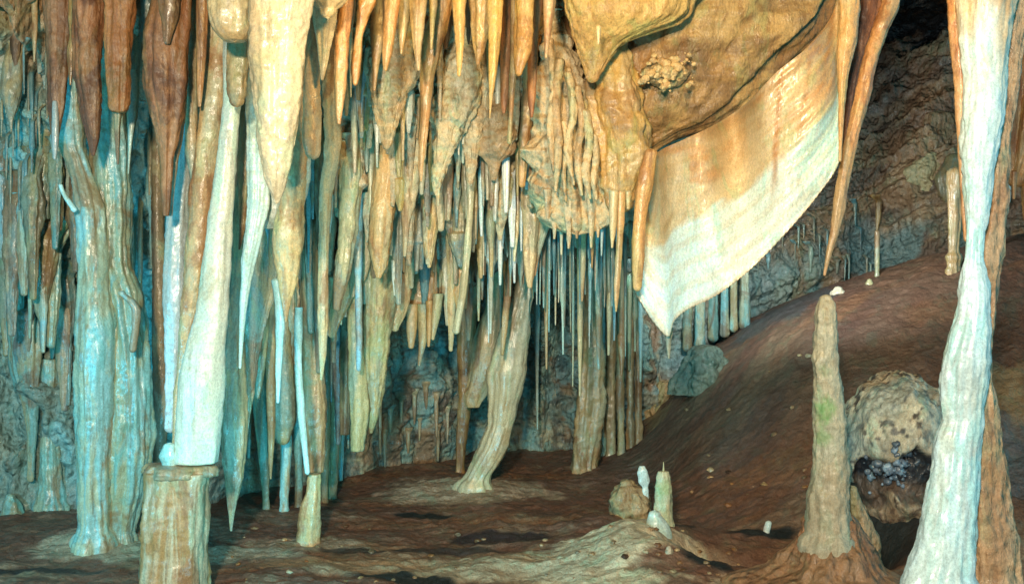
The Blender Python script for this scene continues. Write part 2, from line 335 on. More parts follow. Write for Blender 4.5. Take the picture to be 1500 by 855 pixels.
# ------------------------------------------------------------------ dripstone: one lofted body from its rows
def rows_of(s):
    R = []
    for t in s.split():
        v, lr = t.split(':'); a, b = lr.split(','); R.append((float(v), float(a), float(b)))
    return R
def dripstone(name, rows, Y=None, mat='tan', color=None, parent=None, ratio=.8, rough=1.0, flute=1.3, foot=False, top=None, end='round',
              dY=None, power=2.0, push=0, lump=0, attr=None, ring=0, seg=1.0, free=False):
    R = rows_of(rows) if isinstance(rows, str) else list(rows)
    v0, vl = R[0][0], R[-1][0]; uc = (R[0][1]+R[0][2])/2; near = False
    if v0 > 0 and not foot and top is None and parent is None and Y is not None:
        near = Y < (hit(WB, uc, v0) or 9)-.6
    if Y is None:
        if foot:
            Y = hit(FB, (R[-1][1]+R[-1][2])/2, vl) or 8
        else:
            Y = hit(WB, uc, max(v0, -30)) or 8
            Y -= .02
    Y += push
    R = [list(r) for r in R]
    lean = 0.0
    if v0 > 0 and not foot and top is None and parent is None and not near:      # rooted on the rock: lies in front of it all the way down
        hs = [h for h in (hit(WB, (R0[1]+R0[2])/2, R0[0]) for R0 in R) if h]
        if hs:
            yt = hit(WB, uc, v0) or hs[0]; w0 = (R[0][2]-R[0][1])/F*yt
            Y = min([yt]+[h for h in hs if h < yt+.05])-max(.02, w0*.25); lean = yt+.03-Y
            R = [[v0-max(6, (R[0][2]-R[0][1])*.5), R[0][1]-(R[0][2]-R[0][1])*.35, R[0][2]+(R[0][2]-R[0][1])*.35]]+R
    if v0 > 0 and (foot or near) and top is None and parent is None:                       # a column reaches the roof
        l, r = R[0][1], R[0][2]; c = (l+r)/2; x = (c-CU)/F*Y
        h = WB.ray_cast(Vector((x, Y, CZ+(CV-v0)/F*Y+.02)), Vector((0, 0, 1)), 20)[0]
        if h: R = [[CV-(h.z+.06-CZ)*F/Y, c-(r-l)*.75, c+(r-l)*.75]]+R if CV-(h.z+.06-CZ)*F/Y < v0-4 else R
    v0 = R[0][0]
    if v0 <= 0 and top is None and not (foot and v0 < -60):                       # runs up out of the picture to the ceiling
        l, r = R[0][1], R[0][2]; w = r-l; c = (l+r)/2
        x = (c-CU)/F*Y; zc = ceil_z(x, Y)+.15; vt = CV-(zc-CZ)*F/Y
        if vt < v0-10:
            R = [[vt, c-w*.85, c+w*.85], [(vt+v0)/2, c-w*.62, c+w*.62]]+R
    if foot:
        l, r = R[-1][1], R[-1][2]; c = (l+r)/2; x = (c-CU)/F*Y; zf = floor_z(x, Y)-.12; vb = CV-(zf-CZ)*F/Y
        R[-1] = [vl, l-(r-l)*.07, r+(r-l)*.07]; R.insert(-1, [vl-max(5, (r-l)*.18), l+(r-l)*.01, r-(r-l)*.01]) if vl-max(5, (r-l)*.18) > R[-2][0]+3 else None
        if vb > vl+3: R.append([vb, l-(r-l)*.10, r+(r-l)*.10])
    vv = np.array([r[0] for r in R]); ll = np.array([r[1] for r in R]); rr = np.array([r[2] for r in R])
    wl = rr[-1]-ll[-1]
    step = 1.7 if lump else 2.4; n = max(10, int((vv[-1]-vv[0])/step)); n = min(n, 320)
    v = np.linspace(vv[0], vv[-1], n); L = herm(vv, ll, v); Rt = herm(vv, rr, v)
    cx = (L+Rt)/2; rad = np.maximum(.25, (Rt-L)/2)
    if not foot:                                       # rounded or broken-off lower end
        h = wl*(.55 if end == 'round' else .06); k = 7 if end == 'round' else 3
        t = np.linspace(0, 1, k+1)[1:]; v = np.append(v, v[-1]+h*t); cx = np.append(cx, np.full(k, cx[-1]))
        rad = np.append(rad, rad[-1]*np.sqrt(np.maximum(0, 1-t**2))+.02)
    if top:
        w0 = rad[0]; h = w0*(.8 if top == 'round' else .06); k = 7; t = np.linspace(1, 0, k+1)[:-1]
        v = np.append(v[0]-h*t, v); cx = np.append(np.full(k, cx[0]), cx); rad = np.append(w0*np.sqrt(np.maximum(0, 1-t**2))+.02, rad)
    sc = Y/F
    rad_m = rad*sc; wmax = rad_m.max()
    m = int(min(150 if lump else 80, max(9, wmax*2*math.pi/(.011 if lump else .016))*seg)); m += m % 2
    a = np.linspace(0, 2*math.pi, m, endpoint=False)
    A, RM = np.meshgrid(a, rad_m); CX = (cx-CU)*sc; VZ = CZ+(CV-v)*sc
    Yc = np.full(len(v), Y)
    if lean: Yc = Yc+lean*(1-sm((v-v[0])/max(1, .22*(v[-1]-v[0]))))
    if dY: Yc = Yc+np.interp(v, [v0, vl], dY)
    sd = random.uniform(0, 90)
    zz = VZ[:, None]+0*A
    drift = .10*fbm(VZ*2.2+sd, VZ*0, VZ*0+sd, 3)*np.minimum(rad_m, .05)*2
    ca, sa = np.cos(A), np.sin(A)
    if power != 2.0:
        ca = np.sign(ca)*np.abs(ca)**(2/power); sa = np.sign(sa)*np.abs(sa)**(2/power)
    q = np.cos(A)*1.7; w = np.sin(A)*1.7
    k = 1 + flute*.20*fbm(q+sd, w+sd, zz*1.6, 3) + flute*.13*ridge(q*1.9+sd, w*1.9, zz*.9+sd, 3)
    k = k + min(1, flute)*.09*fbm(VZ*7+sd, VZ*0+sd, VZ*0, 3)[:, None]
    wx = (CX[:, None]+RM*np.cos(A)); wy = (Yc[:, None]+RM*np.sin(A))
    k = k + ring*.05*np.sin(zz*55+2*fbm(q+sd, w, zz*3, 2))
    surf = rough*(np.minimum(RM, .06)*.16*fbm(wx*17+sd, wy*17, zz*9, 3) + np.minimum(RM, .05)*.10*fbm(wx*50+sd, wy*50, zz*34, 2))
    if lump: surf = surf + lump*np.minimum(RM, .15)*.20*ridge(wx*5+sd+.5*fbm(wx*4, wy*4, zz*4, 2), wy*5, zz*3.4, 4)
    if lump: surf = surf + lump*(np.minimum(RM, .15)*.30*(cells(wx*9+sd, wy*9, zz*7)-.4) + np.minimum(RM, .06)*.22*(cells(wx*22+sd, wy*22, zz*18)-.4))
    rk = RM*k+surf
    X = CX[:, None]+drift[:, None]+rk*ca; Yv = Yc[:, None]+rk*ratio*sa
    G = np.stack([X, Yv, zz], -1)
    fl = grid_faces(m, len(v), True)[:, ::-1]
    V = G.reshape(-1, 3); nV = len(V)
    V = np.vstack([V, [G[0].mean(0)], [G[-1].mean(0)]])
    j = np.arange(m)
    # end caps as quads with a repeated centre are invalid: fan with pairs of edges
    caps = []
    base = (len(v)-1)*m
    for q0 in range(0, m-1, 2):
        caps.append([nV, (q0+2) % m, q0+1, q0]); caps.append([nV+1, base+q0, base+q0+1, base+(q0+2) % m])
    fc = np.vstack([fl, np.array(caps)])
    at = attr(G).reshape(-1, 3) if attr else None
    if at is not None: at = np.vstack([at, at[:1], at[-1:]])
    o = mesh_obj(name, V, fc, mat, parent, color, at)
    # keep the origin at the body's own root so it can be lifted away
    root = Vector((float(CX[0]), Y, float(VZ[0]))) if not foot else Vector((float(CX[-1]), Y, float(VZ[-1])))
    if parent is None:
        o.data.transform(__import__('mathutils').Matrix.Translation(-root)); o.location = root
    else:
        pl = parent.location
        o.data.transform(__import__('mathutils').Matrix.Translation(-Vector(pl)))
    return o
def thing(kind, label, rows, group=None, parts=(), cat=None, **kw):
    body = kw.pop('body', 'shaft')
    o = dripstone(body if parts else kind, rows, **kw)
    if parts:
        e = bpy.data.objects.new(kind, None); COL.objects.link(e); e.location = o.location.copy(); e.empty_display_size = .05
        o.parent = e; o.location = (0, 0, 0); o = e
    tag(o, label, cat or kind.replace('_', ' '), group, 'thing')
    for (pn, prow, pk) in parts:
        q = dict(Y=None, mat=kw.get('mat', 'tan'), color=kw.get('color')); q.update(pk)
        lb = q.pop('label', None)
        p = dripstone(pn, prow, parent=o, **q)
        if lb: p['label'] = lb
    return o
ST, CO, SG = 'stalactite', 'column', 'stalagmite'

# tints
WARM = (1.0,.86,.62); COOL = (.80,1.0,1.0); DIM = (.72,.70,.66); RED = (1.0,.72,.62); LIT = (1,1,1); GRN = (.86,.98,.86); OLV = (.86,.84,.66)

# ===== upper left: the dark red-brown row
thing(ST, 'slim brown stalactite at the far left edge of the top row', '0:14,32 40:13,33 80:16,28 95:19,26', Y=6.1, mat='brown')
thing(ST, 'grey-tan bulb-shaped stalactite with thin tip in the top left corner', '70:8,34 130:2,33 150:7,29 178:13,19 192:15,18', Y=6.3, mat='olive', color=(1,.85,.7))
thing(ST, 'short dark stub beside the thin orange spike at upper left', '0:34,51 35:38,49 55:41,47', Y=6.0, mat='brown', color=DIM)
thing(ST, 'thin orange spike hanging between two dark stalactites at upper left', '0:46,55 50:47,54 90:49,51', Y=5.9, mat='orange')
thing(ST, 'long maroon stalactite whose lower end turns into a pale grey tip', '0:66,106 60:70,103 110:72,98 150:73,94 190:75,88 228:78,82', Y=5.7, mat='brown', color=(1.1,.95,1.0),
      parts=[('tip', '150:77,84 175:76,86 205:76,86 232:78,82', dict(Y=5.67, mat='white', color=(.55,.58,.58), top='round'))])
thing('stalactite', 'crooked golden-brown drip between two maroon stalactites', '0:104,128 50:104,118 80:99,108 100:100,107 124:102,104', Y=5.62, mat='orange', color=(1,.9,.7))
thing(ST, 'deep red-brown stalactite with long sharp point above the double column', '0:108,153 60:111,149 110:113,147 160:120,146 200:128,144 226:134,139', Y=5.5, mat='brown', color=(1.3,1.0,.9))
thing(ST, 'thick red-orange stalactite with a short blunt end at upper left', '0:156,193 80:158,190 140:159,188 158:160,187 164:164,184', Y=5.4, mat='brown', color=(1.5,1.1,.8), end='flat', flute=1.6)
thing(ST, 'thin stub under the blunt red-orange stalactite', '155:167,180 190:168,176 240:171,174', Y=5.45, mat='tan', color=DIM)
thing(ST, 'thin grey stalactite with a pale green-white lower half', '0:205,232 45:204,218 70:192,208 110:189,205 160:188,203 200:187,196 255:187,189', Y=5.8, mat='olive',
      parts=[('tip', '104:192,199 120:190,202 160:188,200 205:187,194 254:187,189', dict(Y=5.75, top='round', mat='white', color=(.8,.95,.85)))])
thing(ST, 'largest dark brown spindle-shaped stalactite, its narrow end cut off square', '-20:224,276 0:221,276 60:212,274 110:211,272 160:218,267 200:226,259 230:233,252 280:236,249 316:238,247', Y=5.0, mat='brown', color=(1.25,1.0,.85), end='flat')
thing(ST, 'narrow grey-green stalactite hugging the cut end of the big dark spindle', '150:262,272 190:257,268 230:250,262 280:247,256 316:246,253', Y=5.08, mat='olive', end='flat')
thing(ST, 'slim tan stalactite with greenish point right of the dark spindle', '0:272,289 34:278,287 150:272,290 220:272,290 270:281,290 302:284,287', Y=5.2, mat='tan', color=(1,.9,.75))
thing(ST, 'thin rust-orange stalactite between slim tan one and tan column', '0:286,305 60:288,302 120:288,298 155:290,294', Y=4.98, mat='orange', color=(1,.8,.6))
thing(ST, 'golden thin stalactite between the long tan column and the frame top', '0:232,262 30:236,258 60:240,250', Y=4.9, mat='orange', color=DIM)
# ===== bright foreground pieces
thing(ST, 'short thick cream stalactite with a rounded blunt end casting a shadow below', '-20:305,362 15:308,366 40:313,365 54:321,363 60:328,358', Y=4.45, mat='cream', color=WARM, power=2.6, end='flat', flute=.6, ratio=.9)
thing(ST, 'stubby tan rounded stalactite tucked under the short blunt cream one', '0:333,368 80:332,367 110:332,363 138:333,361 146:336,357', Y=4.8, mat='tan', color=WARM, end='round', flute=.5)
thing(ST, 'huge bright cream stalactite tapering to a point, brightest thing at the top', '-20:366,464 0:366,458 60:366,450 120:369,443 180:375,436 220:379,429 260:387,420 283:395,414 294:400,409', Y=4.2, mat='cream', color=(1.1,1.05,.92), flute=.55, rough=1.3, ratio=.75)
thing(ST, 'cream knob cut by the top edge right of the huge bright stalactite', '-20:452,506 0:456,506 8:461,500 14:467,492', Y=4.5, mat='cream', color=WARM, flute=.5)
thing(ST, 'cream conical stalactite under the knob at the top edge', '10:458,494 50:463,488 80:467,482 116:470,474', Y=4.75, mat='cream', color=(.95,.85,.62))
thing(ST, 'long club-shaped tan stalactite with rounded bulb end beside the huge bright one', '0:446,470 60:449,467 120:446,470 180:445,472 205:445,472 222:448,470', Y=4.85, mat='tan', color=(1.25,1.05,.85), flute=.5)
thing(ST, 'bright orange tapering stalactite with pale tip right of the club-shaped one', '0:499,517 60:493,512 120:491,508 165:492,502 180:494,499', Y=4.8, mat='orange', color=(1.3,1.1,.9))
thing(ST, 'thin cream spike beside the bright orange tapering stalactite', '0:511,522 30:512,519 40:513,517', Y=5.1, mat='cream', color=WARM)
thing(ST, 'hair-thin cream straw between two orange stalactites', '35:512,517 100:512,516 142:513,515', Y=5.2, mat='cream', color=(.9,.8,.55))
thing(ST, 'bent orange stalactite leaning left from the top edge', '0:522,548 30:521,537 60:518,530 100:514,528 122:517,524', Y=5.0, mat='orange', color=(1.2,1.05,.8))
thing(ST, 'narrow tan stalactite behind the bent orange one', '0:545,566 60:543,562 92:545,555 132:546,550', Y=5.5, mat='tan', color=(1,.9,.65))
thing(ST, 'stout rusty orange stalactite near the top centre left', '0:563,584 45:562,579 80:560,574 102:562,567', Y=5.0, mat='orange', color=(1.15,.95,.7))
thing(ST, 'small cream-gold stalactite right of the stout rusty one', '0:584,602 50:583,596 78:586,590', Y=5.2, mat='cream', color=(.95,.75,.42))
thing(ST, 'golden stalactite with hooked orange point at top centre left', '0:600,624 50:603,619 75:606,616 102:611,615', Y=5.1, mat='gold')
thing(ST, 'short thin golden spike between two larger golden stalactites', '0:628,641 45:629,636 72:630,633', Y=5.3, mat='gold')
thing(ST, 'very long orange stalactite growing from the pale lumps near centre', '0:630,660 50:625,650 85:619,642 120:616,634 160:616,630 200:614,626 240:613,621 265:615,618', Y=5.5, mat='orange', color=(1.1,1.0,.85))
thing(ST, 'bright yellow-orange dagger stalactite near the middle of the top edge', '0:664,682 50:667,680 85:669,678 110:670,675', Y=4.95, mat='gold', color=(1.3,1.1,.75))
thing(ST, 'wide golden stalactite with ragged sides in the top middle', '0:691,722 35:692,717 70:695,710 94:698,702', Y=5.2, mat='gold', color=(.9,.85,.7))
thing(ST, 'golden stalactite ending in a white needle in the top middle', '0:714,736 60:716,733 105:716,729 145:717,722 174:717,718', Y=5.1, mat='gold', color=(1.1,1.0,.75))
thing(ST, 'dark brown stalactite in shade between two golden ones at the top', '0:734,754 80:733,747 150:734,743 165:736,740', Y=5.45, mat='brown', color=(1.3,1,.7))
thing(ST, 'broad golden stalactite with a stepped end right of the dark brown one', '0:755,780 60:754,778 95:752,769 106:754,765', Y=5.1, mat='gold', color=(1.05,.95,.7))
thing(ST, 'long straight orange-tan stalactite under the broad golden one', '60:764,785 110:766,784 160:764,781 210:760,775 270:760,769', Y=5.4, mat='orange', color=(1.2,1.15,1.0))
thing(ST, 'thin tan stalactite left of the long straight orange-tan one', '70:748,758 140:746,753 208:743,749', Y=5.35, mat='tan', color=WARM)
thing(ST, 'deep brown stalactite against the wrinkled pale curtain', '0:778,795 60:775,788 140:773,784 170:776,781', Y=5.5, mat='brown', color=(1.5,1.1,.7))
thing(ST, 'pale tan stalactite left of the wrinkled pale curtain', '110:784,797 160:779,793 220:776,788 300:772,783', Y=5.55, mat='tan', color=(1.2,1.05,.85))
thing(ST, 'short rusty stalactite against the yellow ceiling rock', '0:796,814 40:797,808 84:798,802', Y=5.1, mat='orange')
thing(ST, 'dark thin stalactite seen against the shade in the top centre', '0:640,662 40:648,660 70:651,656', Y=5.8, mat='brown')
thing(ST, 'small dark orange spike right of the yellow-orange dagger', '0:682,694 50:683,690 64:685,688', Y=5.4, mat='orange', color=DIM)
thing(ST, 'long narrow yellow stalactite overlapping the pale lumps at centre', '80:697,712 150:697,708 190:698,705', Y=5.6, mat='gold', color=(1.1,1,.8))
# ===== the wrinkled mass and pale lumps
thing('flowstone_curtain', 'wrinkled pale pinkish curtain mass hanging in the centre', '20:806,822 60:803,834 100:800,845 160:797,866 220:794,877 275:795,886 298:803,888', Y=5.9, mat='crust', color=(1.2,1.03,.80), lump=2.3, ratio=.6, end='round', flute=1.6, power=2.2, cat='flowstone', body='curtain', parts=[
   (('drip' if k else 'fold'), f'{278+(k*37)%17}:{u-w},{u+w} {292+(k*53)%20}:{u-w*.7:.1f},{u+w*.7:.1f} {320+(k*29)%44}:{u-1.5},{u+1.5}', dict(Y=5.82+.03*(k%3), mat='crust', color=(1.1,1.0,.85), lump=.6)) for k, (u, w) in enumerate([(802,6),(812,8),(824,5),(833,9),(845,6),(853,8),(866,7),(876,5),(883,6)])]+[('fold', f'{v0}:{u-w},{u+w} {(v0*2+v1)//3}:{u+s-w},{u+s+w} {(v0+2*v1)//3}:{u-w},{u+w*.9} {v1}:{u+s-2},{u+s+2}', dict(Y=5.66, mat='crust', color=(1.25,1.1,.85), lump=1.2, top='round', ratio=1.2)) for (u, w, v0, v1, s) in [(806,5,60,250,5),(818,6,90,280,-4),(832,6,110,270,8),(846,5,130,285,6),(858,6,165,290,6),(870,5,200,292,3),(826,4,180,295,3)]])
thing('flowstone_lump', 'diagonal cream mass leaning left and tapering to a point below the golden stalactites', '60:652,690 95:648,700 130:642,697 165:638,690 195:637,676 225:636,662 262:634,648 285:637,641', mat='crust', color=(1.3,1.2,1.0), lump=1.4, ratio=.6, cat='flowstone', parts=[('drip', '200:637,650 240:638,647 300:640,643', dict(Y=5.95))])
thing('flowstone_lump', 'cream lumpy mass directly under the long yellow stalactite', '95:680,722 140:676,714 180:674,706 215:678,700 250:683,696 270:686,692', mat='crust', color=(1.2,1.15,1.0), lump=1.4, ratio=.6, cat='flowstone')
thing('flowstone_lump', 'brown ragged lump with folds left of the thin tan stalactite', '150:716,746 180:708,748 205:704,752 225:708,744 240:716,730 262:720,726', mat='crust', color=(.85,.66,.48), lump=2.0, ratio=.6, cat='flowstone')
thing('flowstone_lump', 'golden-grey lumpy mass behind the bent orange stalactite', '30:548,606 70:546,612 110:550,604 150:548,590 180:556,580 215:562,570', mat='crust', color=(1.1,.98,.75), lump=1.8, ratio=.5, cat='flowstone')
thing(ST, 'pale grey-blue stalactite behind the bent orange one', '80:520,544 130:520,540 160:523,536 200:527,532', mat='white', color=(.62,.72,.72), lump=.6)
thing(ST, 'knobbly cream-blue stalactite left of the very long orange one', '150:590,612 200:592,610 232:596,607 262:599,604', mat='crust', color=(1.1,1.15,1.1), lump=1.2)
thing('flowstone_ledge', 'folded brown ledge with a sharp rim above the stout orange cone', '240:628,652 258:618,664 275:617,667 288:625,655', Y=6.1, mat='tan', color=(.95,.8,.62), lump=1.0, ratio=.7, cat='ledge')
# ===== yellow ceiling rock, pendant
def rockcol(a, b, cst, amt=.8):
    a, b, cst = np.array(a), np.array(b), np.array(cst)
    def f(G):
        x, y, z = G[..., 0], G[..., 1], G[..., 2]
        m1 = sm(fbm(x*2, y*2, z*2, 5)*3+.4)[..., None]; m2 = (amt*sm(fbm(x*5+3, y*5, z*8, 5)*4))[..., None]
        c = a*(1-m1)+b*m1; return c*(1-m2)+cst*m2
    return f
thing('ceiling_rock', 'smooth yellow ceiling rock bulging down at the top centre right', '-20:812,1030 0:822,1006 22:828,1000 34:832,985 50:836,940 68:842,905 90:850,888 112:858,876', Y=5.55, mat='mass', ratio=.35, flute=.8, power=2.4, lump=.35, cat='rock',
      attr=rockcol((.72,.50,.17),(.62,.40,.12),(.42,.22,.06),.4))
thing('ceiling_rock', 'rough brown ceiling slab above the translucent drapery', '-40:880,1270 0:870,1245 40:868,1215 80:866,1170 120:868,1120 150:872,1090 180:876,1050 205:880,985 225:890,950 240:905,940', Y=6.0, mat='mass', ratio=.40, flute=1.2, power=2.4, lump=.35, rough=1.5, cat='rock',
      attr=rockcol((.56,.37,.14),(.42,.25,.09),(.20,.115,.05),.55))
thing('ceiling_pendant', 'golden flowstone pendant between the wrinkled curtain and the drapery', '35:868,905 70:862,915 110:863,925 150:867,932 190:871,946 222:876,950 250:884,942 275:890,932 296:893,924', Y=5.5, mat='gold', color=(1.0,.95,.85), ratio=.6, lump=1.3, end='round', cat='flowstone', flute=1.6,
   parts=[('drip', '280:891,907 330:893,903 362:895,898', dict(Y=5.48, mat='cream', color=(.9,.8,.6))), ('drip', '280:904,916 340:903,913 420:899,908 455:901,904', dict(Y=5.5, mat='tan', color=(1.2,.95,.7))),
          ('drip', '280:916,924 305:918,922', dict(Y=5.5, mat='cream', color=(.9,.8,.6)))])
cc = bpy.data.objects.new('crystal_cluster', None); COL.objects.link(cc); cc.location = Vector(P(975, 108, 5.62)); tag(cc, 'cauliflower-like pale crystal cluster on the brown ceiling slab', 'crystals')
CRY = [cc]
thing(ST, 'small pale peg on the shoulder of the golden pendant', '40:873,880 56:874,879 64:875,878', Y=5.2, mat='cream', color=WARM, top='round')

# ===== left: columns and draperies
thing(CO, 'pale blue-white left trunk of the big double column, joined at its brown foot', '150:92,118 205:88,122 240:98,130 280:107,146 340:114,158 400:117,160 500:115,166 600:112,166 700:115,160 770:119,158 796:112,168', foot=True, mat='aqua', color=(1.25,1.22,1.15), ratio=.9, flute=1.1)
thing(CO, 'grooved greenish right trunk of the big double column', '130:136,180 200:136,184 300:138,187 380:142,188 440:150,207 530:160,214 640:158,215 700:158,209 750:158,197 785:160,192', foot=True, mat='aqua', color=(1.05,1.0,.86), flute=1.5, lump=.25)
thing(CO, 'crusty speckled column behind the big double column and the stump', '150:188,214 250:186,220 330:187,222 430:188,222 520:190,222 620:196,222 700:200,222 735:202,220', foot=True, mat='crust', color=(.75,.95,.92), lump=1.2)
thing(CO, 'thin olive column left of the pale lavender pillar', '100:224,238 300:224,240 500:226,244 600:226,246 720:224,240', foot=True, mat='olive', color=(.9,.85,.75), push=-1.1)
thing(ST, 'pale lavender pillar with a rounded end left of the long tan shaft', '150:262,278 215:259,276 260:256,277 320:246,276 400:240,276 480:242,272 560:243,264 625:242,258', Y=5.35, mat='white', color=(.82,.86,.90), end='round')
thing(CO, 'long tan shaft leaning against the tall white column', '-20:302,336 60:300,336 130:297,332 200:290,324 300:275,312 400:268,299 500:262,286 600:254,270 665:252,266', Y=5.12, mat='tan', color=(1.35,1.15,.9), end='flat', flute=.5)
thing(CO, 'tall smooth white column leaning left, broken above the stump', '130:328,354 200:321,348 300:309,343 400:296,338 450:290,335 500:278,331 550:266,328 600:261,325 650:258,321 676:255,318', Y=5.0, mat='cream', color=(.98,1.08,1.16), end='flat', flute=.45, rough=.7, parts=[
      ('knob', '655:240,258 668:236,262 682:240,262', dict(Y=4.97, mat='white', color=(.7,1,1), top='round'))])
thing('broken_column', 'thick cream and brown stump standing under the break', '690:219,307 712:216,304 760:212,303 855:211,301 905:211,301', Y=5.0, foot=True, top='flat', mat='stump', color=(1,1,1), ratio=.9, flute=.8, power=2.3, rough=1.2, cat='column', parts=[
      ('broken_rim', '681:220,311 688:216,314 694:215,313', dict(Y=5.0, mat='tan', color=(.85,.8,.7), top='flat', end='flat', ratio=.85, rough=2.2, lump=.4))])
thing('helictite', 'small curved white tusk growing sideways from the double column', '272:86,92 284:90,97 296:97,106 306:104,113', Y=5.75, mat='white', color=(.7,1.1,1.15), top='round', cat='helictite')
thing('helictite', 'small hooked blue-white crust arm on the speckled column', '430:172,184 440:184,198 455:192,206 480:192,204 510:188,200', Y=5.72, mat='aqua', color=(1.3,1.3,1.3), top='round', cat='helictite')
# left wall
thing('drapery', 'broad grey-green drapery running down the far left edge', '440:-30,34 520:-30,36 600:-30,42 680:-30,32 730:-30,20', foot=True, mat='teal', color=(1.25,1.05,.9), ratio=.5)
thing('drapery', 'folded blue-green drapery with a long tapering tail at lower left', '440:12,60 490:14,66 540:16,62 600:36,58 660:40,52 700:40,50', Y=7.15, mat='teal', color=(1.5,1.35,1.15), ratio=.5)
thing(ST, 'leaf-shaped blue-green stalactite, dark edged, at the left wall', '395:76,108 430:86,111 470:96,110 500:98,105 520:99,101', Y=6.9, mat='aqua', color=(.7,.75,.72), ratio=.5)
thing(ST, 'twisted pale leaf stalactite under the horizontal crust at left', '425:68,92 465:60,93 490:66,92 505:72,84 524:74,78', Y=6.85, mat='aqua', color=(.95,.95,.95), ratio=.5)
thing(ST, 'tan cone with a drooping tip below the horizontal crust', '340:52,90 380:50,84 430:48,72 455:52,68 470:58,64', Y=6.9, mat='olive', color=(1.15,1.05,.8), ratio=.6)
thing(ST, 'long thin cyan straw at the left wall', '320:30,48 370:36,46 430:41,47 494:42,45', Y=6.75, mat='aqua', color=(.9,1.1,1.1))
thing(ST, 'short thin olive straw right of the long cyan straw', '450:48,53 514:49,51', Y=6.8, mat='olive')
thing(ST, 'pale spike near the left frame edge at mid height', '290:6,20 330:9,19 372:15,19', Y=6.8, mat='aqua', color=(1.1,1.15,1.1))
thing('flowstone_ledge', 'horizontal brown crust sticking out of the left wall', '318:44,112 330:36,118 342:44,116', Y=7.0, mat='brown', color=(1.6,1.5,1.3), top='round', ratio=.5, lump=1.2, cat='ledge')
thing('flowstone_lump', 'nest of pale round knobs on the left wall', '568:58,84 585:52,90 610:56,88 640:62,86', Y=7.2, mat='crust', color=(.7,.9,.8), lump=2.4, top='round', cat='flowstone')
thing(CO, 'pale aqua wavy pillar at the lower left wall', '600:64,82 650:60,84 700:60,88 742:54,94', foot=True, mat='aqua', color=(1.1,1.15,1.1), lump=.6)
thing(SG, 'squat egg-shaped pale stalagmite at the lower left edge', '728:8,22 738:4,29 752:3,31', foot=True, mat='aqua', top='round', color=(1.1,1.2,1.1))
thing(CO, 'slim blue column squeezed beside the double column at left', '380:100,116 500:101,116 620:98,112 728:100,112', foot=True, mat='aqua', color=(.6,.95,1.0))
thing('drapery', 'olive drapery fold between pale leaf and slim blue column', '200:48,78 260:46,74 320:52,72', Y=6.5, mat='olive', color=(.8,.9,.8), ratio=.5, end='flat')
thing('drapery', 'hanging brown-green fold left of the curved white tusk', '215:62,88 260:70,92 310:76,92 335:82,90', Y=6.3, mat='olive', color=(1,.9,.75), ratio=.5)
# ===== columns and stalactites between the white column and the centre
thing(ST, 'long olive-grey stalactite with sharp pale tip reaching almost to the floor', '300:342,360 400:338,356 500:331,357 600:328,359 650:329,358 700:331,354 735:334,346 776:337,340', Y=5.7, mat='olive', color=(1.0,.92,.8))
thing(ST, 'grey-brown stalactite with jagged edge behind the stubby tan one', '110:352,376 200:350,376 240:348,373 280:348,367 330:350,359 364:349,352', Y=5.35, mat='olive', color=(1.05,.85,.65))
thing('drapery', 'pale web-like sheet behind the point of the huge bright stalactite', '130:370,446 200:370,446 280:366,442 320:368,436 334:374,402', Y=5.35, mat='white', color=(.68,.76,.70), ratio=.25, end='flat')
thing(ST, 'thin white stalactite hanging from the left of the pale web', '290:364,392 340:360,383 390:354,372 450:351,361 538:350,353', Y=5.25, mat='white', color=(.80,.96,.90))
thing(ST, 'big tan cone with orange tip in front of the brown fluted column', '190:424,452 250:421,450 300:412,447 340:402,445 400:405,436 440:412,427 470:417,420', Y=5.15, mat='tan', color=(1.4,1.25,.95), flute=.5)
thing(ST, 'curved bright cyan-white tusk below the pale web', '412:398,410 440:402,413 480:404,416 540:404,413 588:405,409', Y=5.3, mat='white', color=(.72,1.08,1.15), top='round')
thing(ST, 'thin cyan spike in the gap under the pale web', '330:388,396 350:391,394 378:392,393', Y=5.6, mat='aqua')
thing('drapery', 'grey crumpled drapery left of the curved cyan tusk', '390:356,400 430:356,398 470:357,388 520:356,380 570:353,372 620:352,364 665:353,358', Y=5.95, mat='olive', color=(1.15,1.05,.95), ratio=.4, lump=.4)
thing(ST, 'narrow green stalactite between crumpled drapery and cyan tusk', '440:380,396 500:376,392 550:374,386 580:374,381', Y=6.1, mat='olive', color=(.8,.95,.8))
thing(ST, 'slender brown-edged stalactite with glowing cyan tip', '470:388,404 540:390,404 620:392,403 670:393,400 700:395,398', Y=6.3, mat='tan', color=(.8,.85,.7))
thing(CO, 'thin green column standing left of the olive club', '450:370,388 560:371,389 640:376,392 700:382,395 745:385,395', foot=True, mat='teal', color=(1.3,1.4,1.1))
thing(ST, 'olive club-shaped stalactite with rounded end at lower left centre', '400:404,424 480:402,426 560:402,431 610:402,432 640:405,426', Y=6.45, mat='olive', color=(1,1,.85))
thing(CO, 'pale blue straight column right below the olive club', '560:411,428 640:411,428 700:410,426 746:410,423', foot=True, mat='aqua', color=(1.35,1.3,1.2))
thing(CO, 'narrow teal column just left of the brown fluted column', '420:428,440 560:430,440 680:432,443 742:433,443', foot=True, mat='teal', color=(1.5,1.5,1.3))
thing(CO, 'wide brown fluted column broken near its base', '330:440,472 400:440,470 450:440,470 520:440,470 600:440,478 655:447,476 690:449,474', Y=6.0, mat='tan', color=(1.0,.88,.72), end='flat', flute=1.3, parts=[
      ('ridge', '450:431,442 520:431,442 600:435,447 650:441,451 690:446,455', dict(Y=5.95, mat='white', color=(.72,1,.98), label='pale blue ridge down the left edge'))])
thing('broken_column', 'narrow tan stump directly under the brown fluted column', '694:450,471 720:447,471 748:440,471 796:438,470', foot=True, top='flat', mat='tan', color=(1.2,1.05,.8), cat='column', push=0)
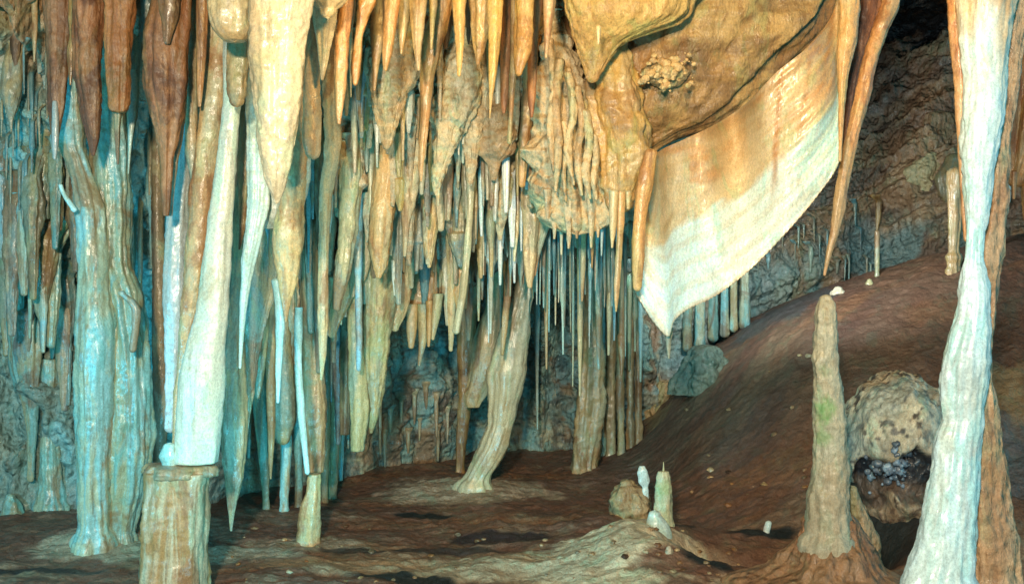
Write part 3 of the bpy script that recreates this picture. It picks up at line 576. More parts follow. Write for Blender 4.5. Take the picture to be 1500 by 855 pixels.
thing(CO, 'slim grey column right of the brown fluted column, dark footed', '450:486,500 560:485,497 650:482,496 731:481,493', foot=True, mat='olive', color=(1.0,1.0,.85))
thing(CO, 'shorter slim column pressed to the right of the brown fluted column', '480:471,484 600:471,484 733:471,481', foot=True, mat='olive', color=(.85,.8,.68))
thing(ST, 'very long thin cream straw-like stalactite with brown shadowed side', '40:480,500 100:473,498 200:477,499 240:474,495 290:469,486 350:468,482 450:466,481 520:467,477 555:469,472', Y=5.55, mat='tan', color=(1.35,1.25,1.05))
thing(ST, 'pale sawn-off stalactite with a square cut end at lower centre left', '400:512,534 480:510,530 560:511,536 610:513,538 660:515,532', Y=6.6, mat='olive', color=(1.3,1.3,1.05), end='flat')
thing(ST, 'small brown sawn-off stalactite left of the pale sawn-off one', '420:498,516 520:498,514 600:498,511 636:498,510', Y=6.8, mat='olive', color=(.9,.8,.65), end='flat')
thing(ST, 'large olive-tan cone with long smooth point above the brown floor', '330:548,590 380:536,588 430:530,583 490:531,572 550:533,564 600:537,556 632:541,546', Y=6.3, mat='olive', color=(1.35,1.22,.92), flute=.9)
thing(ST, 'bright blue streak stalactite tucked left of the large olive-tan cone', '430:520,530 500:522,531 540:523,529', Y=6.35, mat='aqua', color=(1.1,1.35,1.7))
thing('drapery', 'slanting brown-edged sheet that steps down to the left at centre left', '300:528,548 350:520,546 400:503,540 440:486,516 470:483,500 490:482,492', Y=6.3, mat='tan', color=(1.0,.95,.8), ratio=.35)
thing(ST, 'pale green stalactite cut short above the brown fragments', '210:500,530 260:499,529 300:497,524 360:495,518 410:491,510 450:489,500', Y=6.0, mat='olive', color=(1.35,1.3,1.1))
thing(ST, 'slim cream twin stalactite beside the pale green one', '230:520,534 280:522,530 308:523,527', Y=5.95, mat='cream', color=(.8,.85,.7))
thing(ST, 'stout orange-brown cone with dark tip at centre left', '200:549,578 260:547,580 320:543,576 360:542,572 390:546,566 404:551,559', Y=5.95, mat='tan', color=(1.35,1.05,.72))
thing(ST, 'thin cream stalactite with pale tip left of the stout orange-brown cone', '190:537,550 260:538,547 310:540,544', Y=5.9, mat='cream', color=(.85,.85,.7))
thing(ST, 'knobbly cream stalactite between the orange-brown cone and the narrow fork', '170:567,582 230:569,584 270:570,582 300:572,578', Y=5.95, mat='crust', color=(1.1,1,.85))
thing(ST, 'grey fork-shaped stalactite with a very thin tail', '225:580,612 270:583,613 300:587,608 330:590,600 374:591,595', Y=5.95, mat='tan', color=(1.15,1.1,1.0))
thing(ST, 'stout orange cone hanging under the folded brown ledge', '270:618,662 295:618,652 340:621,641 370:622,636 390:626,631', Y=6.05, mat='tan', color=(1.45,1.15,.8))
thing(ST, 'long pale stalactite with a swollen top at the exact centre', '200:676,700 250:682,696 300:684,693 360:679,690 430:673,683 484:663,673', Y=6.15, mat='cream', color=(.85,.84,.70))
thing('curtain_stalactite', 'pale and orange mass with several drips below the folded ledge', '380:608,640 410:598,650 440:596,648 458:600,642', Y=6.9, mat='tan', color=(1.2,1.1,.9), lump=.8, ratio=.5, end='flat', cat='stalactite', parts=[
      ('drip', '445:596,612 480:597,610 507:599,606', dict(Y=6.9, mat='tan', color=(1.1,.9,.65))), ('drip', '445:613,630 490:614,626 534:612,616', dict(Y=6.92, mat='olive', color=(1.3,1.2,1.0))),
      ('drip', '440:625,635 480:625,633 506:626,630', dict(Y=6.85, mat='orange', color=(1.1,1,.8))), ('drip', '430:634,648 465:633,643 496:632,636', dict(Y=6.88, mat='cream', color=(.8,.75,.55)))])
thing(ST, 'broad pale curtain-like stalactite left of the dripping mass', '340:578,606 400:574,604 440:570,600 465:572,592 480:574,584', Y=6.7, mat='tan', color=(1.2,1.15,1.0), ratio=.5)
thing(ST, 'orange stalactite with fine point right of the dripping mass', '300:664,684 350:660,683 420:660,682 450:668,680 478:671,675', Y=6.3, mat='orange', color=(1.35,1.3,1.15))
thing(ST, 'thin orange-tan stalactite left of the fine-pointed orange one', '400:655,669 450:656,667 512:658,663', Y=6.5, mat='tan', color=(1.3,1.1,.85))
thing(ST, 'pale bottle-shaped stalactite with long neck near centre', '320:714,730 355:709,732 378:710,730 392:715,724 440:716,722 487:717,720', Y=6.5, mat='white', color=(.80,.80,.68))
thing(ST, 'short cream teardrop stalactite right of the swollen pale one', '255:726,752 290:722,750 315:725,744 350:730,735', Y=6.15, mat='crust', color=(1.2,1.15,1.0), lump=.5)
thing(ST, 'long orange-cream stalactite between teardrop and wrinkled curtain', '250:762,792 300:765,791 350:767,787 400:769,783 418:772,780', Y=6.0, mat='orange', color=(1.35,1.4,1.4))
thing(ST, 'thin cream needle left of the long orange-cream stalactite', '270:752,764 330:752,761 382:752,755', Y=6.05, mat='cream', color=(.9,.95,.82))
thing(ST, 'pale stalactite under the lower left corner of the wrinkled curtain', '270:795,822 310:790,816 340:786,802 376:783,790 402:781,785', Y=6.1, mat='tan', color=(1.3,1.25,1.1))
thing('curtain_stalactite', 'two-pronged cream stalactite under the wrinkled curtain', '275:817,840 305:818,837 330:819,836', Y=6.05, mat='cream', color=(.95,.88,.72), end='flat', cat='stalactite', parts=[
      ('drip', '320:819,827 350:820,825 372:821,824', dict(Y=6.04)), ('drip', '320:829,837 352:830,834', dict(Y=6.04))])
thing(ST, 'slim orange drip under the right corner of the wrinkled curtain', '300:861,878 330:864,874 360:865,870 392:866,868', Y=6.0, mat='orange', color=(1.2,1.1,.9))
thing(ST, 'long tan needle below the middle of the wrinkled curtain', '300:848,862 340:851,859 400:850,857 440:851,854', Y=6.02, mat='tan', color=(1.3,1.2,1.0))
thing(ST, 'tiny white needle beside the golden pendant drips', '308:877,888 340:879,884 374:880,882', Y=5.98, mat='white', color=(.85,.9,.85))
# ===== centre floor: leaning column, its wing
thing(CO, 'curved column leaning right, standing alone on the brown floor', '400:757,785 440:752,778 480:738,773 520:724,770 560:714,766 590:716,759 620:714,752 650:703,745 680:690,728 700:680,716 714:672,716', foot=True, mat='cream', color=(.84,.80,.68), ratio=.6, flute=1.5)
thing('drapery', 'torn flap of drapery hanging left of the curved leaning column', '440:712,735 480:700,736 520:690,738 560:684,722 585:679,706 596:682,700', Y=7.9, mat='tan', color=(1.0,.98,.82), ratio=.35, end='flat')
thing(CO, 'dim orange-brown column behind the torn flap', '560:672,692 640:668,684 692:667,680', foot=True, mat='orange', color=(.75,.75,.65))
thing(ST, 'orange stalactite crossing in front of the curved column top', '380:736,752 430:738,748 470:735,744 518:733,738', Y=7.5, mat='orange', color=(1.1,1.1,1.0))
# fused straw-like columns right of centre
fus = [('wide tan foot column at the left of the fused cluster','475:856,880 560:850,884 640:843,880 690:838,874','tan',(1.0,.88,.72)),
       ('pale blue-grey column, second in the fused cluster','450:874,890 560:875,889 666:875,888','aqua',(1.3,1.2,1.1)),
       ('cream column in the middle of the fused cluster','440:889,903 560:889,902 668:889,902','cream',(.62,.62,.52)),
       ('narrow grey column fourth in the fused cluster','450:904,916 560:904,915 664:905,916','olive',(1.2,1.1,.95)),
       ('thin brown column fifth in the fused cluster','470:918,928 560:917,928 658:917,928','tan',(.85,.7,.55)),
       ('outermost right tan column of the fused cluster','440:928,940 560:930,940 645:930,941','tan',(.8,.7,.6))]
for k, (lb, r, mt, cl) in enumerate(fus): thing(CO, lb, r, foot=True, mat=mt, color=cl, push=.05-.07*(k % 2), flute=1.9, rough=2)
# ===== drapery roll and neighbours
thing(ST, 'orange-brown rolled stalactite along the left border of the big drapery', '225:944,962 262:934,956 320:928,946 380:925,942 420:927,939', Y=5.38, top='round', mat='orange', color=(1.3,1.25,1.05))
thing(ST, 'maroon twisted stalactite fold right of the big drapery', '0:1252,1298 50:1248,1284 100:1240,1264 150:1236,1252 210:1232,1244', Y=5.35, mat='brown', color=(.8,.6,.6))
thing(ST, 'long slanting orange-brown stalactite hanging past the right end of the drapery', '0:1290,1318 50:1274,1298 100:1260,1282 150:1250,1271 200:1238,1257 250:1228,1246 300:1221,1239 340:1216,1229 370:1211,1219 402:1206,1210', Y=5.2, mat='tan', color=(1.15,.8,.55), flute=.7)
thing(ST, 'tan ribbon stalactite running down the upper right edge of the drapery', '0:1229,1259 60:1227,1251 110:1227,1241 160:1228,1236 235:1228,1232', Y=5.0, mat='tan', color=(1.2,.95,.65))
thing(ST, 'small grey drip under the lowest point of the drapery', '482:974,986 500:975,983 524:978,981', Y=5.55, top='round', mat='olive', color=(1.2,1,.85))
# ===== right
def colmin(G):
    x, y, z = G[..., 0], G[..., 1], G[..., 2]
    n = fbm(x*9, y*9, z*1.6, 5); m = sm((z-2.22+.55*n)/.42)[..., None]
    c = np.array([.68,.84,.84])*(1-m)+np.array([.66,.50,.29])*m
    e = (.75*sm((fbm(x*14+3, y*14, z*2.2, 4)-.12)*6))[..., None]*(.25+.75*m); c = c*(1-e)+np.array([.48,.29,.13])*e
    g = (.45*sm((fbm(x*10+13, y*10, z*3, 4)-.15)*6))[..., None]*(1-m); return c*(1-g)+np.array([.62,.62,.44])*g
thing(CO, 'tall glowing white column at the right, narrowest at mid height', '-20:1408,1494 0:1408,1492 60:1412,1480 110:1414,1475 160:1413,1472 200:1410,1466 250:1412,1455 300:1414,1448 350:1416,1440 375:1414,1438 400:1408,1443 440:1402,1447 480:1394,1446 520:1385,1445 560:1382,1446 600:1382,1440 640:1372,1438 700:1362,1432 760:1350,1428 820:1336,1425 855:1328,1424',
      Y=3.95, foot=True, mat='mineral', attr=colmin, flute=.4, rough=1.4, ratio=.8, lump=.15, parts=[
      ('side_ridge', '0:1388,1416 100:1394,1418 200:1402,1418 300:1408,1420 350:1412,1420', dict(Y=4.02, mat='orange', color=(1,.85,.75), label='orange-brown ridge down the upper left side', flute=.6)),
      ('side_ridge', '0:1470,1502 60:1468,1496 120:1462,1488 200:1448,1480 300:1438,1476 400:1428,1464 460:1430,1458 520:1432,1452 600:1426,1460 700:1418,1470 780:1415,1480 855:1412,1488', dict(Y=4.08, foot=True, mat='crust', color=(1.0,.74,.58), label='crusty tan ridge behind its right side', lump=.7))])
thing('flowstone_mass', 'brown flowstone cut by the right frame edge behind the white column', '-20:1478,1600 60:1484,1590 150:1480,1560 220:1474,1530 262:1476,1500', Y=6.2, mat='tan', color=(.9,.62,.42), flute=1.5, lump=.3, cat='flowstone', parts=[
      ('drip', '250:1481,1490 290:1483,1487', dict(Y=6.15)), ('drip', '250:1496,1530 320:1500,1520', dict(Y=6.2))])
thing(CO, 'small tan column standing on the slope behind the white column', '255:1388,1414 300:1390,1410 350:1391,1406 368:1391,1404 376:1387,1408 396:1389,1406', top='round', foot=True, mat='tan', color=(.85,.72,.55), lump=.3)
thing(SG, 'tall slender stalagmite with green stains, standing on the right floor', '438:1202,1219 448:1198,1224 470:1195,1226 520:1194,1228 560:1195,1232 600:1194,1236 650:1193,1240 700:1192,1243 728:1184,1244 760:1180,1245 790:1177,1248', Y=5.05, foot=True, top='round', mat='stag', color=(1,1,1), flute=.6, rough=1.4, ring=.35, ratio=.9)
thing('flowstone_pedestal', 'reddish lumpy pedestal at the foot of the tall slender stalagmite', '775:1178,1254 800:1165,1268 830:1140,1282 855:1112,1296', Y=5.1, foot=True, mat='crust', color=(.62,.40,.28), lump=1.0, top='round', cat='flowstone', ratio=.9)
thing('flowstone_buttress', 'pale-edged root-like buttress right of the tall slender stalagmite', '716:1240,1254 750:1246,1268 790:1256,1284 826:1266,1290', Y=5.2, foot=True, mat='crust', color=(.75,.62,.48), flute=1.5, lump=.8, top='round', cat='flowstone')
thing(SG, 'small pale stalagmite with a green patch and needle tip', '690:963,979 700:961,981 720:960,982 750:957,984 768:955,985', Y=6.05, foot=True, top='flat', mat='stag', color=(1.15,1.15,1.0), rough=1.2, flute=.5, parts=[
      ('needle', '676:971.5,972.5 684:971,973 692:970.5,973.5', dict(Y=6.05, mat='cream', color=(.8,.8,.6)))])
thing('calcite_shard', 'upright white shard of calcite left of the small stalagmite', '682:938,944 692:936,948 706:938,950 718:942,949', Y=6.5, foot=True, mat='white', color=(.8,.88,.84), top='flat', lump=1.6, rough=3, power=3, cat='rock')
thing('mud_rock', 'low pale-brown lump ringed with rust beside the white shard', '708:910,928 714:904,938 722:902,942 730:904,942', Y=6.55, foot=True, mat='crust', color=(.80,.66,.48), top='round', lump=2.0, cat='rock', ratio=1.2)
thing('calcite_block', 'small pale blue block on top of the cream hump', '754:950,968 764:948,976 776:950,980', Y=5.85, foot=True, mat='white', color=(.8,.92,.85), top='round', cat='rock')
thing('pebble', 'tiny white pebble lying on the brown slope', '766:1121,1131 772:1119,1130 778:1119,1127', foot=True, mat='white', top='round', cat='pebble')
thing('pebble', 'flat pale pebble on the crest above the tall stalagmite', '424:1222,1234 428:1219,1237', foot=True, mat='cream', top='round', cat='pebble')
thing('pebble', 'second pale pebble farther right on the crest', '411:1270,1277 415:1268,1278', foot=True, mat='cream', top='round', color=(.7,.7,.5), cat='pebble')
thing('pebble', 'pale round pebble in the rusty patch by the small stalagmite', '802:976,984 808:975,986', foot=True, mat='crust', top='round', cat='pebble')
thing('flowstone_bulge', 'blue-green rounded bulge between fused columns and slope', '520:1012,1052 532:1002,1062 544:998,1066 556:996,1064', foot=True, mat='crust', color=(.30,.46,.48), top='round', lump=1.6, cat='flowstone')
thing('flowstone_bulge', 'small pale wedge at the left foot of the slope', '566:962,986 584:952,988 600:948,974', foot=True, mat='crust', color=(.8,.62,.40), top='round', lump=1.2, cat='flowstone')
# far wall on the right
thing(ST, 'thin orange stalactite on the far right wall above the crest', '290:1283,1293 315:1283,1291 338:1283,1286', Y=None, mat='orange', color=(.9,.85,.7))
thing(CO, 'tiny pale column standing on the crest under the thin orange stalactite', '340:1281,1289 404:1281,1288', top='round', foot=True, mat='olive', color=(1.2,1.1,.9))
thing('curtain_stalactite', 'cluster of short brown drips beside the white column on the far wall', '178:1356,1396 200:1350,1398 215:1358,1398', Y=None, mat='crust', color=(.55,.42,.32), ratio=.5, lump=1.5, top='round', cat='stalactite', parts=[
      ('drip', '205:1366,1374 228:1368,1372', dict(Y=None)), ('drip', '205:1384,1392 234:1387,1389', dict(Y=None)), ('drip', '200:1376,1382 218:1378,1380', dict(Y=None))])
thing('flowstone_lump', 'pale crusty knobs left of the white column on the far wall', '228:1358,1372 245:1338,1374 262:1330,1376 275:1345,1372', Y=None, mat='crust', color=(.9,.85,.65), top='round', lump=2, ratio=.5, cat='flowstone')
thing('flowstone_mass', 'angular grey block above the dark crack behind the white column', '235:1385,1412 262:1372,1416 278:1375,1414', Y=None, mat='olive', color=(.7,.6,.5), top='round', ratio=.6, cat='rock')
thing(ST, 'small white spike next to the black gap at the right edge', '265:1473,1482 295:1476,1480', Y=None, mat='white', color=(.8,.85,.8))
# row of short columns under the drapery edge
spots = [(1000,1012,500,'grey-green'),(1018,1032,495,'broad teal'),(1038,1052,484,'pale mottled'),(1056,1066,480,'dim teal'),(1070,1080,472,'bright cyan'),(1084,1098,466,'wide teal')]
for k, (a, b, vb, w) in enumerate(spots):
    thing(CO, w + ' short column in the row under the drapery edge, ' + ['leftmost','next to the leftmost','left of the middle','right of the middle','next to the rightmost','rightmost'][k],
          f'{vb-110}:{a},{b} {vb-40}:{a},{b} {vb+8}:{a-1},{b+1}', Y=9.35, mat='aqua' if w[:6] == 'bright' else 'teal', color=(1.6,1.6,1.5) if k % 2 else (1.3,1.2,1.0), group='short columns under the drapery edge')

# ===== translucent drapery
def herm2(pts, s): 
    p = np.array(pts, float); return herm(p[:, 0], p[:, 1], s), herm(p[:, 0], p[:, 2], s)
TOP = [(0,1236,-60),(.1,1222,15),(.2,1186,66),(.3,1140,104),(.45,1095,150),(.6,1050,181),(.75,1000,205),(.88,962,224),(1,940,256)]
BOT = [(0,1231,232),(.1,1223,250),(.2,1192,293),(.3,1150,342),(.45,1093,399),(.6,1045,434),(.72,1004,454),(.80,987,470),(.855,979,492),(.91,960,474),(1,932,430)]
ns, nt = 420, 260
S = np.linspace(0, 1, ns); T = np.linspace(0, 1, nt)
tu, tv = herm2(TOP, S); bu, bv = herm2(BOT, S)
Sg, Tg = np.meshgrid(S, T)
wv = .5+.5*Tg
e = Tg
bow = 14*np.sin(np.pi*Tg)*(Sg**.5)*(1-Sg)
U = tu[None]*(1-e)+bu[None]*e + bow*0; Vp = tv[None]*(1-e)+bv[None]*e
Yd = 5.15+.42*Sg + .17*np.sin(Sg*14+.6+1.6*Tg)*(.12+.88*(1-Tg)**1.3) + .05*np.sin(Sg*27+2*Tg)*(1-Tg)**1.5 + .035*fbm(Sg*6, Tg*4, Sg*0, 3) - .10*Tg*np.sin(np.pi*Sg)
Yd += .0012*np.sin(Tg*95+Sg*22+3*fbm(Sg*5, Tg*3, Sg*0+4, 2)) + .0018*fbm(Sg*120, Tg*26, Sg*0, 2)
X = (U-CU)/F*Yd; Z = CZ+(CV-Vp)/F*Yd
edge = np.exp(-(1-Tg)/.01); Z = Z - edge*.006*np.abs(np.sin(Sg*210))
G = np.stack([X, Yd, Z], -1); N = grid_normals(G); N *= np.sign(-N[..., 1:2]+1e-9)
th = .035+.02*np.exp(-((1-Tg)/.03)**2)
Ff, Bb = G, G - N*(-0) + np.array([0, 1, 0])*th[..., None]
A = np.vstack([Ff.reshape(-1, 3), Bb.reshape(-1, 3)]); q = ns*nt
fa = grid_faces(ns, nt); fb = grid_faces(ns, nt)[:, ::-1]+q
rim = []
for j in range(ns-1):
    b0 = (nt-1)*ns+j; rim.append([b0, b0+1, b0+1+q, b0+q]); rim.append([j+1, j, j+q, j+1+q])
for i in range(nt-1):
    a0 = i*ns; rim.append([a0, a0+ns, a0+ns+q, a0+q]); a1 = a0+ns-1; rim.append([a1+ns, a1, a1+q, a1+ns+q])
# mineral bands of the drapery: white growth edge, ochre above, rust streaks that follow old growth lines and put fold shading into the colour
white = np.array([.72,.84,.79]); ochre = np.array([.56,.38,.18]); rust = np.array([.46,.22,.08]); cr = np.array([.70,.56,.34])
nz = fbm(Sg*3, Tg*2.2, Sg*0+2, 5); C = np.broadcast_to(white, Sg.shape+(3,)).copy()
def lay(m, col):
    global C
    C = C*(1-m[..., None])+np.array(col)*m[..., None]
lim = .44+.06*Sg+.20*nz
lay(sm((lim+.06-Tg)/.05+.5), cr); lay(sm((lim-.10-Tg+.2*nz)/.25+.2)*.85, ochre*.95)
lay(.75*sm(1.1-np.abs(Tg-lim+.06-.04*np.sin(Sg*9))/.035)*sm(fbm(Sg*4, Tg*4, Sg*0+8, 3)*3+.3), ochre*.9)
lay(.85*sm(1-np.abs(Sg-.30-.05*Tg-.02*nz)/.022)*sm((.8-Tg)/.3), rust); lay(.5*sm(1-np.abs(Sg-.19-.10*Tg)/.02)*sm((.7-Tg)/.3), rust)
lay(.7*sm(1-np.abs(Sg-.11-.14*Tg)/.03)*sm((.45-Tg)/.3), rust)
lay(.6*sm(fbm(Sg*7, Tg*6+Sg*3, Sg*0+12, 4)*4-.5)*sm((lim-Tg)/.2), rust*1.2)
lay(.8*sm((Sg-.972)/.015), (.55,.36,.17)); lay(.6*sm((.10-Tg)/.12), (.36,.20,.09))
lay(.8*sm((Tg-.992)/.006), (.40,.20,.09))
lay(.30*sm(np.sin(Tg*48+Sg*6+3*nz)*1.6-.2), (.66,.54,.34)); lay(.35*sm((Tg-.97)/.02), (.62,.44,.24))
md = attr_stone('drapery_calcite', (.80,.68,.52), .14, 0, stretch=.9, fine=70, rough=.40, streak=.15, stain_amt=.2)
bs = STN['drapery_calcite'][3]; bs.inputs['Subsurface Weight'].default_value = .25; bs.inputs['Subsurface Radius'].default_value = (.03,.016,.008); bs.inputs['Subsurface Scale'].default_value = 1
M['drapery'] = md
dr = mesh_obj('drapery', A, np.vstack([fa, fb, np.array(rim)]), 'drapery', attr=np.vstack([C.reshape(-1, 3)]*2))
org = Vector(P(1100, 120, 5.3)); dr.data.transform(__import__('mathutils').Matrix.Translation(-org)); dr.location = org
tag(dr, 'large white and ochre sail-like drapery hanging slanted below the brown ceiling slab', 'drapery')

# ===== boulder with a hollow full of blue knobs
def blob(name, u, v, Y, ru, rv, ry, mat, label, cat, hollow=None, attrf=None, n=150, k=1.0, color=None, parent=None, parent_loc=None):
    c = np.array(P(u, v, Y)); sx, sz = ru*Y/F, rv*Y/F
    th, ph = np.meshgrid(np.linspace(0, 2*np.pi, n, endpoint=False), np.linspace(.001, np.pi-.001, n//2))
    d = np.stack([np.cos(th)*np.sin(ph), np.sin(th)*np.sin(ph), np.cos(ph)], -1)
    r = 1+k*(.16*fbm(d[..., 0]*1.4+c[0]*9, d[..., 1]*1.4, d[..., 2]*1.4, 4)+.025*cells(d[..., 0]*7, d[..., 1]*7, d[..., 2]*7+u)+.016*fbm(d[..., 0]*16, d[..., 1]*16, d[..., 2]*16, 3))
    G = d*r[..., None]*np.array([sx, ry, sz])
    hm = None
    if hollow:
        w = np.zeros(r.shape)
        for (hx, hz, hr) in hollow:
            dd = np.hypot(d[..., 0]*sx-hx*Y/F, d[..., 2]*sz+hz*Y/F)/(hr*Y/F)+.5*fbm(d[..., 0]*5, d[..., 1]*0, d[..., 2]*5, 4)
            w = np.maximum(w, sm(1.6*(1.15-dd)))
        w = w*sm(-d[..., 1]*4); G[..., 1] += w*ry*(.10+.25*(.5+.5*fbm(d[..., 0]*8, d[..., 1]*8, d[..., 2]*8+3, 3))); hm = w
    at = attrf(G+c, hm).reshape(-1, 3) if attrf else None
    o = mesh_obj(name, G.reshape(-1, 3), grid_faces(n, n//2, True)[:, ::-1], mat, parent, color, at)
    o.location = c if parent is None else Vector(c)-parent_loc
    if label: tag(o, label, cat)
    return o
def bc(G, w):
    x, y, z = G[..., 0], G[..., 1], G[..., 2]
    c = np.broadcast_to(np.array([.74,.68,.50]), x.shape+(3,)).copy()
    def L(m, col):
        nonlocal c
        c = c*(1-m[..., None])+np.array(col)*m[..., None]
    L(.6*sm(fbm(x*5, y*5, z*5, 4)*3), (.42,.27,.15)); L(.9*sm((fbm(x*24, y*24, z*24, 3)-.17)*8), (.05,.035,.035)); L(.6*sm(fbm(x*3+5, y*3, z*3, 3)*4-.3), (.42,.48,.44))
    L(sm(w*2.2-.15), (.016,.020,.030)); L(sm((1.5+(427-690)/1500*6.0-z)/.06)*.5*sm(1-np.abs(x-2.2)/.5), (.30,.20,.13))  # hollow painted near-black, its shade put into the colour
    return c
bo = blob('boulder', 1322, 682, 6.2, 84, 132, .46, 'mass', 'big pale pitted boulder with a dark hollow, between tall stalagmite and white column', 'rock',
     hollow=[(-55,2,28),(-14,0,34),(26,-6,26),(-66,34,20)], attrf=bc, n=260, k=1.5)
cl = []
rr = random.Random(3)
blob('crust_base', 975, 108, 5.76, 31, 20, .10, 'crust', None, None, n=60, k=2.2, color=(1.1,.9,.6), parent=CRY[0], parent_loc=CRY[0].location)
for k in range(80):
    t = rr.uniform(0, 6.28); q = rr.random()**.9*1.25; u = 975+38*q*math.cos(t); v = 108+26*q*math.sin(t)-.15*(u-975)
    r = rr.choice([1.8, 2.6, 3.8, 5.5, 7])*(1.3-.6*q); blob('nodule' if k % 3 else 'crystal', u, v, 5.655-.03*(1-q)+rr.uniform(0, .02), r, r*.9, r*5.7/F, 'crust', None, None, n=20, k=2.6, color=(1.35,1.12,.75), parent=CRY[0], parent_loc=CRY[0].location)
blc = Vector(P(1312, 676, 5.93))
vs, fs = [], []
def sphere_into(c, r, vs, fs, n=10):
    b = len(vs); m = n//2+1
    for i in range(m):
        ph = math.pi*(i+.01)/(m-1+.02)
        for j in range(n):
            th = 2*math.pi*j/n; vs.append((c[0]+r*math.cos(th)*math.sin(ph), c[1]+r*math.sin(th)*math.sin(ph), c[2]+r*math.cos(ph)))
    for i in range(m-1):
        for j in range(n): fs.append([b+i*n+j, b+(i+1)*n+j, b+(i+1)*n+(j+1) % n, b+i*n+(j+1) % n])
nod = bpy.data.objects.new('nodule_cluster', None); COL.objects.link(nod); nod.location = blc
tag(nod, 'cluster of blue-grey nodules sitting in the boulder hollow', 'crystals')
for k in range(99):
    u = rr.gauss(1312, 23); v = 680+rr.gauss(0, 13)-.18*(u-1314); r = rr.choice([.007,.01,.014,.018,.024])*rr.uniform(.8, 1.2)
    y = 5.82+rr.uniform(-.03, .04)+(max(0, abs(u-1316)-12)/260); vs, fs = [], []; sphere_into(Vector(P(u, v, y))-blc, r, vs, fs, 16)
    vs = np.array(vs); q = vs*30; vs = vs + (vs-vs.mean(0))*(1.1*fbm(q[:, 0]+k, q[:, 1], q[:, 2], 4))[:, None]
    t = rr.uniform(.2, 1.1); mesh_obj('nodule' if k % 9 else 'crystal', vs, fs, 'bluish', parent=nod, color=(t, t, t*1.05))

# ===== many thin straws: the curtain right of centre, and small drips rooted on the wall
def straw(u, v0, v1, w, Y=None, mat='cream', color=None, label=None, group=None, kind='straw_stalactite'):
    wide = w > 12
    k = rng.uniform(-1.2, 1.2)
    r = [(v0, u-w/2-.6, u+w/2+.6), (v0+(v1-v0)*.12, u-w*.42, u+w*.42), (v0+(v1-v0)*.6, u-w*.34+k*.4, u+w*.34+k*.4), (v1, u-w*.16+k, u+w*.16+k)]
    if rng.random() < .3:
        t = rng.uniform(.3, .7); r.insert(2, (v0+(v1-v0)*t*.9, u-w*.6, u+w*.6)); r.sort()
    o = dripstone(kind, r, Y=Y, mat=mat, color=color, seg=.9, lump=.8 if wide else 0, ratio=.6 if wide else .8, flute=1.5 if wide else 1)
    return tag(o, label, 'stalactite', group)
sp = [(700,340,452,5),(714,380,488,6),(733,395,500,4),(745,350,430,5),(762,400,450,4),(776,402,470,4),(790,310,455,4),(799,330,525,5),(806,300,470,4),(812,350,496,5),(818,330,440,5),(826,340,526,6),
      (834,330,470,4),(842,310,490,5),(847,330,598,6),(855,350,508,4),(862,330,520,5),(868,380,480,4),(876,370,538,7),(884,350,470,4),(893,360,540,6),(899,400,500,4),(908,430,560,6),(916,380,500,5),(922,420,540,5),(929,440,520,4),(938,450,550,5),
      (780,330,420,4),(752,330,400,5),(871,320,430,4),(838,380,555,3),(786,560,612,6),(768,350,430,4),(727,300,380,5),(708,300,390,5)]
cols = [('cream',(.80,.80,.64)),('white',(.62,.80,.76)),('tan',(1.2,1.0,.75)),('aqua',(1.1,1.15,1.1)),('cream',(.7,.66,.5))]
for i, (u, a, b, w) in enumerate(sp):
    m, c = cols[i % 5]
    Y = 6.9+.9*rng.random() if a < 420 else 7.9+.3*rng.random()
    if u < 780: lb, gp = 'thin straw stalactite among the orange and tan ones at centre', 'thin straws at centre'
    elif u < 850: lb, gp = 'long thin straw in the dense straw curtain under the wrinkled mass', 'straws under the wrinkled mass'
    else: lb, gp = 'long thin straw in the dense straw curtain left of the drapery', 'straws left of the drapery'
    b += rng.uniform(-28, 22); u += rng.uniform(-3, 3)
    straw(u, min(a, 400), b, w*rng.choice([.6, .8, 1.0, 1.2, 1.7]), Y=Y, mat=m, color=c, label=lb, group=gp)
